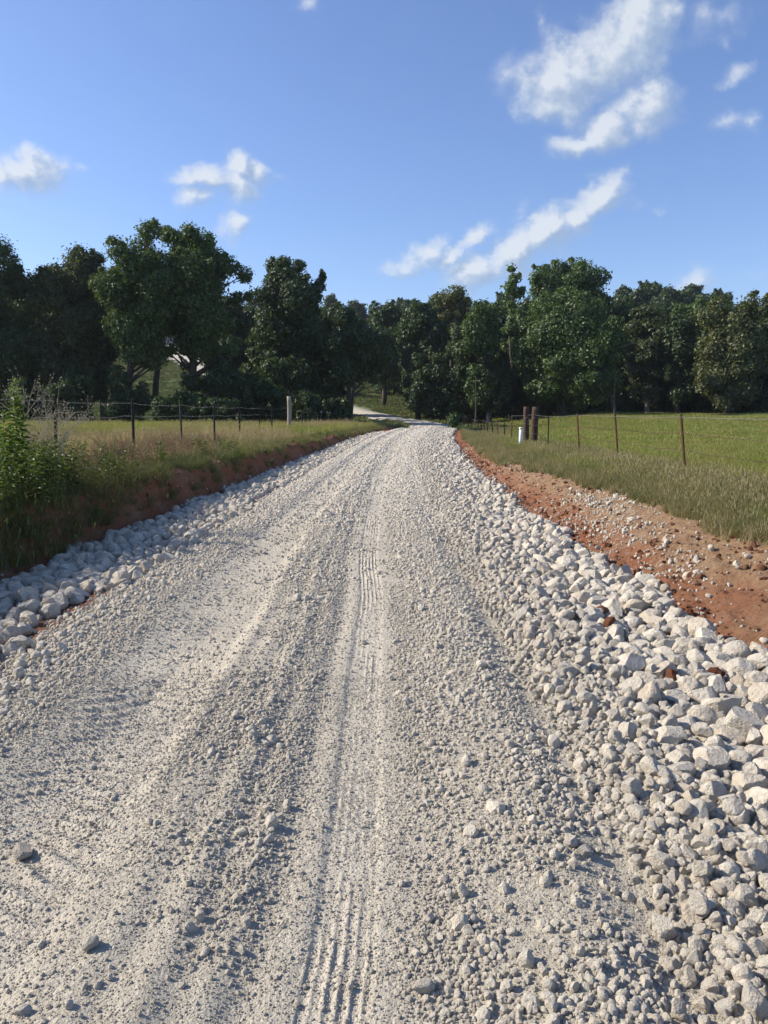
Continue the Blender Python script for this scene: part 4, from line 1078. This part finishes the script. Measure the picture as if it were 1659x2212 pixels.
def weed(label, x, y, h, nst, spread, seed, group=None, name='tall_weed', **kw):
    root = empty(name, (x, y, gz(x, y) - .03)); tag(root, label, 'weed', group)
    a, b = leafy_stems(name, nst, h, spread, seed, **kw)
    link('stem', a, root); link('foliage', b, root); return root
def at(px, d): return (px - 829.5) / FPX * d, d
x, y = at(42, 10.2)
weed('tallest bright green leafy weed at the left edge of the photo', x, y, 1.55, 3, .08, 801, leaf_l=.21, leaf_w=.028, mat='light', step=.017, tilt=.015)
x, y = at(8, 10.0)
weed('leafy green weed cut by the left edge, lower than the tallest one', x, y, 1.25, 4, .12, 802, leaf_l=.20, leaf_w=.027, mat='light', step=.017, tilt=.04)
WG = 'leafy green weeds massed on the left bank'
wl = 'bushy green weed in the mass of plants on the left bank'
for i, (px, d, h, ns, sp) in enumerate([(30, 9.6, .75, 12, .30), (85, 10.4, .7, 12, .3), (120, 9.4, .55, 12, .3), (10, 8.6, .6, 12, .3), (70, 8.8, .5, 12, .3), (160, 11.0, .55, 10, .3), (215, 12.2, .5, 10, .3),
                                         (250, 13.4, .55, 9, .3), (330, 15.6, .5, 9, .3), (180, 12.6, .65, 8, .25), (40, 11.8, .8, 12, .4), (-20, 10.6, .9, 12, .4), (130, 10.6, .7, 10, .35), (10, 7.6, .45, 12, .35), (60, 9.4, .8, 12, .3), (100, 11.6, .75, 12, .35), (420, 18.5, .5, 9, .3), (480, 21, .5, 9, .3)]):
    x, y = at(px, d)
    if ucoord(x, y) > -4.35: x = cx(y) - 4.5
    weed(wl, float(x), y, h * 1.05, int(ns * 1.3), sp * 1.2, 820 + i, WG, 'bushy_weed', leaf_l=.13, leaf_w=.019, step=.024, tilt=.26)
# brown twiggy brush and dead seed stalks
def brush(label, x, y, h, n, spread, seed, mat, group=None, name='dry_brush', depth=3, rad=.0045, heads=False, cat='dry plant'):
    rg = np.random.default_rng(seed); m = MB(); hd = MB()
    def grow(p, dr, L, r, lev):
        e = p + dr * L; P_ = bend_path(p, e, 5, .04, rg, 0); m.tube(P_, np.linspace(r, r * .6, 5), 4, cap=False)
        if lev == 0:
            if heads:
                hd.tube([e - dr * .004, e + dr * .006, e + dr * .016], [.004, .010, .003], 5)
            return
        for k in range(rg.integers(2, 4)):
            nd = dr + rg.normal(0, .38, 3); nd /= np.linalg.norm(nd); st = P_[rg.integers(2, 5)]
            grow(st, nd, L * rg.uniform(.5, .8), r * .62, lev - 1)
    for i in range(n):
        a = rg.uniform(0, 6.28); q = spread * math.sqrt(rg.random()); d_ = np.array([rg.normal(0, .22), rg.normal(0, .22), 1]); d_ /= np.linalg.norm(d_)
        grow(np.array([q * math.cos(a), q * math.sin(a), 0]), d_, h * .42 * rg.uniform(.75, 1.1), rad, depth)
    root = empty(name, (x, y, gz(x, y) - .02)); tag(root, label, cat, group)
    link('stems', m.mesh('stems', mat, True), root)
    if heads: link('seed_heads', hd.mesh('seed_heads', mat), root)
    return root
x, y = at(100, 10.9)
brush('pale dead stalks with small seed heads rising beside the tallest green weed', x, y, 1.55, 9, .2, 861, M_stalk, heads=True, name='dead_seed_stalk', depth=4, rad=.0085)
M_twig = mat_simple('brown_twig', [(.3,(.13,.075,.05)),(.7,(.26,.16,.11))], 20, .9)
for i, (px, d, h) in enumerate([(200, 12.8, .55), (262, 14.3, .75), (290, 15.0, .6), (345, 16.8, .7), (372, 17.4, .65), (395, 18.6, .6), (235, 14.2, .6), (160, 11.8, .5), (440, 19.5, .6)]):
    x, y = at(px, d)
    if ucoord(x, y) > -4.5: x = cx(y) - 4.7
    brush('tangled reddish brown twigs among the grass under the left fence', float(x), y, h * 1.15, 30, .42, 870 + i, M_twig, 'brown brush along the left fence', depth=3, rad=.0045)
for i, (px, d, h) in enumerate([(1340, 18.2, .5), (1360, 17.5, .45), (1300, 20.2, .45), (1400, 17.4, .4)]):
    x, y = at(px, d); brush('bleached arching dry grass clump by the right fence', x, y, h, 16, .22, 890 + i, M_stalk, 'bleached clumps by the right fence', depth=2, rad=.003)
for i, (px, d) in enumerate([(1490, 22), (1395, 30), (1640, 20), (1530, 33), (1210, 34), (1180, 30)]):
    x, y = at(px, d); weed('small broad leaved weed standing in the green pasture', x, y, .42, 5, .15, 900 + i, 'weeds dotted in the pasture', 'pasture_weed', leaf_l=.10, leaf_w=.02, step=.03)

# ------------------------------------------------------------------ house on the hill
hx, hy, hz = pix(366, 742, 199); g_ = gz(hx, hy)
hs = empty('farm_shed', (hx, hy, g_)); tag(hs, 'small grey farm shed with a pitched roof high on the hill behind the left trees', 'shed'); hs.scale = (.42, .42, .42)
m = MB(); m.box((0, 0, 1.4), (4.2, 3, 1.9)); link('wall', m.mesh('wall', M_wall, False), hs)
m = MB()
v = [(-4.7,-3.5,3.2),(4.7,-3.5,3.2),(4.7,3.5,3.2),(-4.7,3.5,3.2),(-4.7,0,5.1),(4.7,0,5.1)]
m.add(v, [[0,1,5,4],[2,3,4,5],[0,3,2,1]], [[0,4,3],[1,2,5]]); rf = link('roof', m.mesh('roof', M_roof, False), hs)
m = MB(); m.box((1.6, .6, 5.2), (.35, .35, .7)); link('chimney', m.mesh('chimney', M_wall, False), rf)
for sx in (-2.5, 2.5):
    m = MB(); m.box((sx, -3.02, 1.8), (.5, .04, .6)); w_ = link('window', m.mesh('window', M_win, False), hs)
    m = MB(); m.box((sx, -3.05, 2.45), (.6, .05, .06)); m.box((sx, -3.05, 1.15), (.6, .05, .06)); m.box((sx-.56, -3.05, 1.8), (.05, .05, .59)); m.box((sx+.56, -3.05, 1.8), (.05, .05, .59)); link('frame', m.mesh('frame', M_postwhite, False), w_)
m = MB(); m.box((0, -3.02, 1.3), (.5, .04, 1.05)); link('door', m.mesh('door', M_wooddark, False), hs)

# ------------------------------------------------------------------ haze
hm = bpy.data.materials.new('haze'); hm.use_nodes = True; hn = hm.node_tree; hn.nodes.remove(hn.nodes['Principled BSDF'])
pv = N(hn, 'ShaderNodeVolumePrincipled'); pv.inputs['Density'].default_value = .00014; pv.inputs['Color'].default_value = (.80, .88, 1, 1); pv.inputs['Anisotropy'].default_value = .25
hn.links.new(pv.outputs[0], hn.nodes['Material Output'].inputs['Volume'])
m = MB(); m.box((0, 330, 25.2), (480, 400, 27)); tag(link('haze', m.mesh('haze', hm, False)), 'thin pale summer haze filling the valley', 'haze', kind='stuff')

# ------------------------------------------------------------------ sky
SUN_EL, SUN_AZ = R(33), R(-80)
w = bpy.data.worlds.new('World'); SC.world = w; w.use_nodes = True
nt = w.node_tree; L = nt.links; bg = nt.nodes['Background']
sky = N(nt, 'ShaderNodeTexSky', sky_type='NISHITA', sun_disc=False, sun_elevation=SUN_EL, sun_rotation=SUN_AZ)
sky.air_density = 1.0; sky.dust_density = .6; sky.ozone_density = 2.5
# cloud field: soft ellipses by direction (x/y, z/y of the view direction), broken up by noise
def cloud_group(blobs):
    g = bpy.data.node_groups.new('cloud_density', 'ShaderNodeTree')
    g.interface.new_socket('P', in_out='INPUT', socket_type='NodeSocketVector')
    g.interface.new_socket('D', in_out='OUTPUT', socket_type='NodeSocketFloat')
    gi = g.nodes.new('NodeGroupInput'); go = g.nodes.new('NodeGroupOutput')
    nz = N(g, 'ShaderNodeTexNoise'); nz.inputs['Scale'].default_value = 5.5; nz.inputs['Detail'].default_value = 5; nz.inputs['Roughness'].default_value = .55
    g.links.new(gi.outputs[0], nz.inputs['Vector'])
    wp = N(g, 'ShaderNodeVectorMath', operation='SUBTRACT'); g.links.new(nz.outputs['Color'], wp.inputs[0]); wp.inputs[1].default_value = (.5, .5, .5)
    ws = N(g, 'ShaderNodeVectorMath', operation='SCALE'); ws.inputs['Scale'].default_value = .08; g.links.new(wp.outputs[0], ws.inputs[0])
    nf = N(g, 'ShaderNodeTexNoise'); nf.inputs['Scale'].default_value = 26; nf.inputs['Detail'].default_value = 4; nf.inputs['Roughness'].default_value = .55
    g.links.new(gi.outputs[0], nf.inputs['Vector'])
    wf = N(g, 'ShaderNodeVectorMath', operation='MULTIPLY_ADD'); g.links.new(nf.outputs['Color'], wf.inputs[0]); wf.inputs[1].default_value = (.045,) * 3; g.links.new(ws.outputs[0], wf.inputs[2])
    wo = N(g, 'ShaderNodeVectorMath', operation='ADD'); g.links.new(wf.outputs[0], wo.inputs[0]); wo.inputs[1].default_value = (-.0225,) * 3
    ad = N(g, 'ShaderNodeVectorMath', operation='ADD'); g.links.new(gi.outputs[0], ad.inputs[0]); g.links.new(wo.outputs[0], ad.inputs[1])
    tot = None
    for (px, py, a, b, ang, wgt) in blobs:
        X0, _, Z0 = pix(px, py, 1.0); Z0 -= EYE
        ad2 = ad.outputs[0]
        if tot is not None:           # evaluated one after another, which keeps the shader small
            ma = N(g, 'ShaderNodeVectorMath', operation='MULTIPLY_ADD'); g.links.new(tot, ma.inputs[0]); ma.inputs[1].default_value = (1e-9,) * 3
            g.links.new(ad.outputs[0], ma.inputs[2]); ad2 = ma.outputs[0]
        mp = N(g, 'ShaderNodeMapping', vector_type='TEXTURE'); mp.inputs['Location'].default_value = (X0, Z0, 0)
        mp.inputs['Rotation'].default_value = (0, 0, R(ang)); mp.inputs['Scale'].default_value = (a * 1.36 / FPX, b * 1.36 / FPX, 1)
        g.links.new(ad2, mp.inputs[0])
        ln = N(g, 'ShaderNodeVectorMath', operation='LENGTH'); g.links.new(mp.outputs[0], ln.inputs[0])
        v = mth(g, 'SUBTRACT', 1.0, ln.outputs['Value']); v = mth(g, 'MAXIMUM', v, 0.0); v = mth(g, 'MULTIPLY', v, wgt * 1.6)
        if tot is None: tot = v
        else: tot = mth(g, 'SMOOTH_MAX', tot, v, .12)
    n2 = N(g, 'ShaderNodeTexNoise'); n2.inputs['Scale'].default_value = 17; n2.inputs['Detail'].default_value = 6; n2.inputs['Roughness'].default_value = .6
    g.links.new(gi.outputs[0], n2.inputs['Vector'])
    tot = mth(g, 'ADD', tot, mth(g, 'MULTIPLY', mth(g, 'SUBTRACT', n2.outputs[0], .5), mth(g, 'MULTIPLY', mth(g, 'MINIMUM', tot, .5), 3.4)))
    g.links.new(tot, go.inputs[0]); return g
blobs = [ # px, py, half length, half width, angle, weight
 (1390, 40, 120, 75, 62, 1), (1330, 110, 120, 80, 50, 1), (1230, 180, 110, 75, 15, 1), (1270, 140, 90, 70, 0, 1), (1180, 150, 70, 60, 0, .55), (1110, 165, 60, 45, 0, .35), (1200, 90, 40, 60, 0, .35), (1175, 30, 20, 40, 0, .3),
 (1400, 215, 75, 55, 25, .85), (1310, 265, 95, 45, 22, .8), (1240, 305, 80, 30, 22, .7), (1540, 40, 80, 50, 20, .35), (1290, 15, 60, 30, 0, .25), (1585, 160, 45, 24, 20, .42), (1580, 262, 50, 26, 0, .35), (1620, 268, 25, 20, 40, .35), (1560, 100, 30, 18, 0, .25),
 (70, 385, 95, 48, 0, 1), (90, 355, 45, 42, 0, .9), (8, 385, 35, 38, 0, .8), (200, 380, 28, 15, 0, .35),
 (520, 360, 38, 42, 60, .95), (440, 393, 72, 26, 3, .8), (505, 405, 60, 50, 0, .7), (560, 388, 55, 20, 0, .4), (415, 440, 42, 34, 30, .6), (495, 497, 42, 30, 35, .75), (490, 440, 50, 30, 0, .35),
 (1295, 425, 80, 42, 42, 1.1), (1240, 480, 60, 38, 42, .9), (1165, 510, 62, 45, 50, 1.05), (1110, 545, 85, 50, 35, 1), (1050, 590, 85, 40, 15, .85), (1195, 520, 60, 40, 0, .6), (1345, 425, 45, 20, 0, .4), (1420, 438, 30, 12, 0, .25),
 (1030, 515, 45, 22, 45, .75), (985, 555, 60, 24, 35, .65), (930, 555, 60, 30, 40, .7), (890, 585, 75, 25, 5, .6), (1500, 600, 60, 32, 10, .4), (660, 10, 30, 20, 0, .35), (1620, 610, 70, 25, 0, .2), (1100, 470, 40, 15, 30, .25)]
cg = cloud_group(blobs)
tc = N(nt, 'ShaderNodeTexCoord'); sx = N(nt, 'ShaderNodeSeparateXYZ'); L.new(tc.outputs['Generated'], sx.inputs[0])
yc = mth(nt, 'MAXIMUM', sx.outputs[1], .02)
cb = N(nt, 'ShaderNodeCombineXYZ'); L.new(mth(nt, 'DIVIDE', sx.outputs[0], yc), cb.inputs[0]); L.new(mth(nt, 'DIVIDE', sx.outputs[2], yc), cb.inputs[1])
G1 = N(nt, 'ShaderNodeGroup'); G1.node_tree = cg; L.new(cb.outputs[0], G1.inputs[0])
of = N(nt, 'ShaderNodeVectorMath', operation='ADD'); cz_ = N(nt, 'ShaderNodeVectorMath', operation='MULTIPLY_ADD'); L.new(G1.outputs[0], cz_.inputs[0]); cz_.inputs[1].default_value = (1e-9,) * 3; L.new(cb.outputs[0], cz_.inputs[2]); L.new(cz_.outputs[0], of.inputs[0]); of.inputs[1].default_value = (-.012, .012, 0)
G2 = N(nt, 'ShaderNodeGroup'); G2.node_tree = cg; L.new(of.outputs[0], G2.inputs[0])
dn = mth(nt, 'MULTIPLY', G1.outputs[0], mth(nt, 'GREATER_THAN', sx.outputs[1], .15))
al = N(nt, 'ShaderNodeMapRange', interpolation_type='SMOOTHSTEP'); al.inputs[1].default_value = .04; al.inputs[2].default_value = 1.12; L.new(dn, al.inputs[0])
lit = mth(nt, 'ADD', .5, mth(nt, 'MULTIPLY', mth(nt, 'SUBTRACT', G1.outputs[0], G2.outputs[0]), 1.3), clamp=True)
ccol = ramp(nt, lit, [(0, (2.3, 3.0, 4.2)), (.5, (3.2, 3.8, 4.7)), (1, (4.9, 5.2, 5.6))])
tint = mixc(nt, 1.0, sky.outputs[0], (.90, .95, 1.15), 'MULTIPLY')
TINT_NODE = tint
mixn = mixc(nt, mth(nt, 'MULTIPLY', al.outputs[0], .88), tint, ccol)
L.new(mixn, bg.inputs[0]); bg.inputs[1].default_value = .112
w.cycles.sampling_method = 'MANUAL'; w.cycles.sample_map_resolution = 512

sl_ = bpy.data.lights.new('sun', 'SUN'); sl_.energy = 5.0; sl_.angle = R(.53); sl_.color = (1, .905, .77)
so = bpy.data.objects.new('sun', sl_); COL.objects.link(so)
sd = Vector((math.sin(SUN_AZ) * math.cos(SUN_EL), math.cos(SUN_AZ) * math.cos(SUN_EL), math.sin(SUN_EL)))
so.rotation_euler = sd.to_track_quat('Z', 'Y').to_euler(); so.location = (-20, 10, 30)

cam = bpy.data.cameras.new('camera'); co = bpy.data.objects.new('camera', cam); COL.objects.link(co)
cam.sensor_fit = 'VERTICAL'; cam.sensor_height = 36; cam.lens = 36 * FPX / 2212; cam.clip_end = 3000; cam.clip_start = .05
co.location = (0, 0, EYE); co.rotation_euler = (R(90 - 7.24), 0, 0)
SC.camera = co
SC.view_settings.view_transform = 'Standard'; SC.view_settings.look = 'None'; SC.view_settings.exposure = .52; SC.view_settings.gamma = 1
SC.cycles.max_bounces = 6; SC.cycles.transparent_max_bounces = 4; SC.cycles.diffuse_bounces = 3
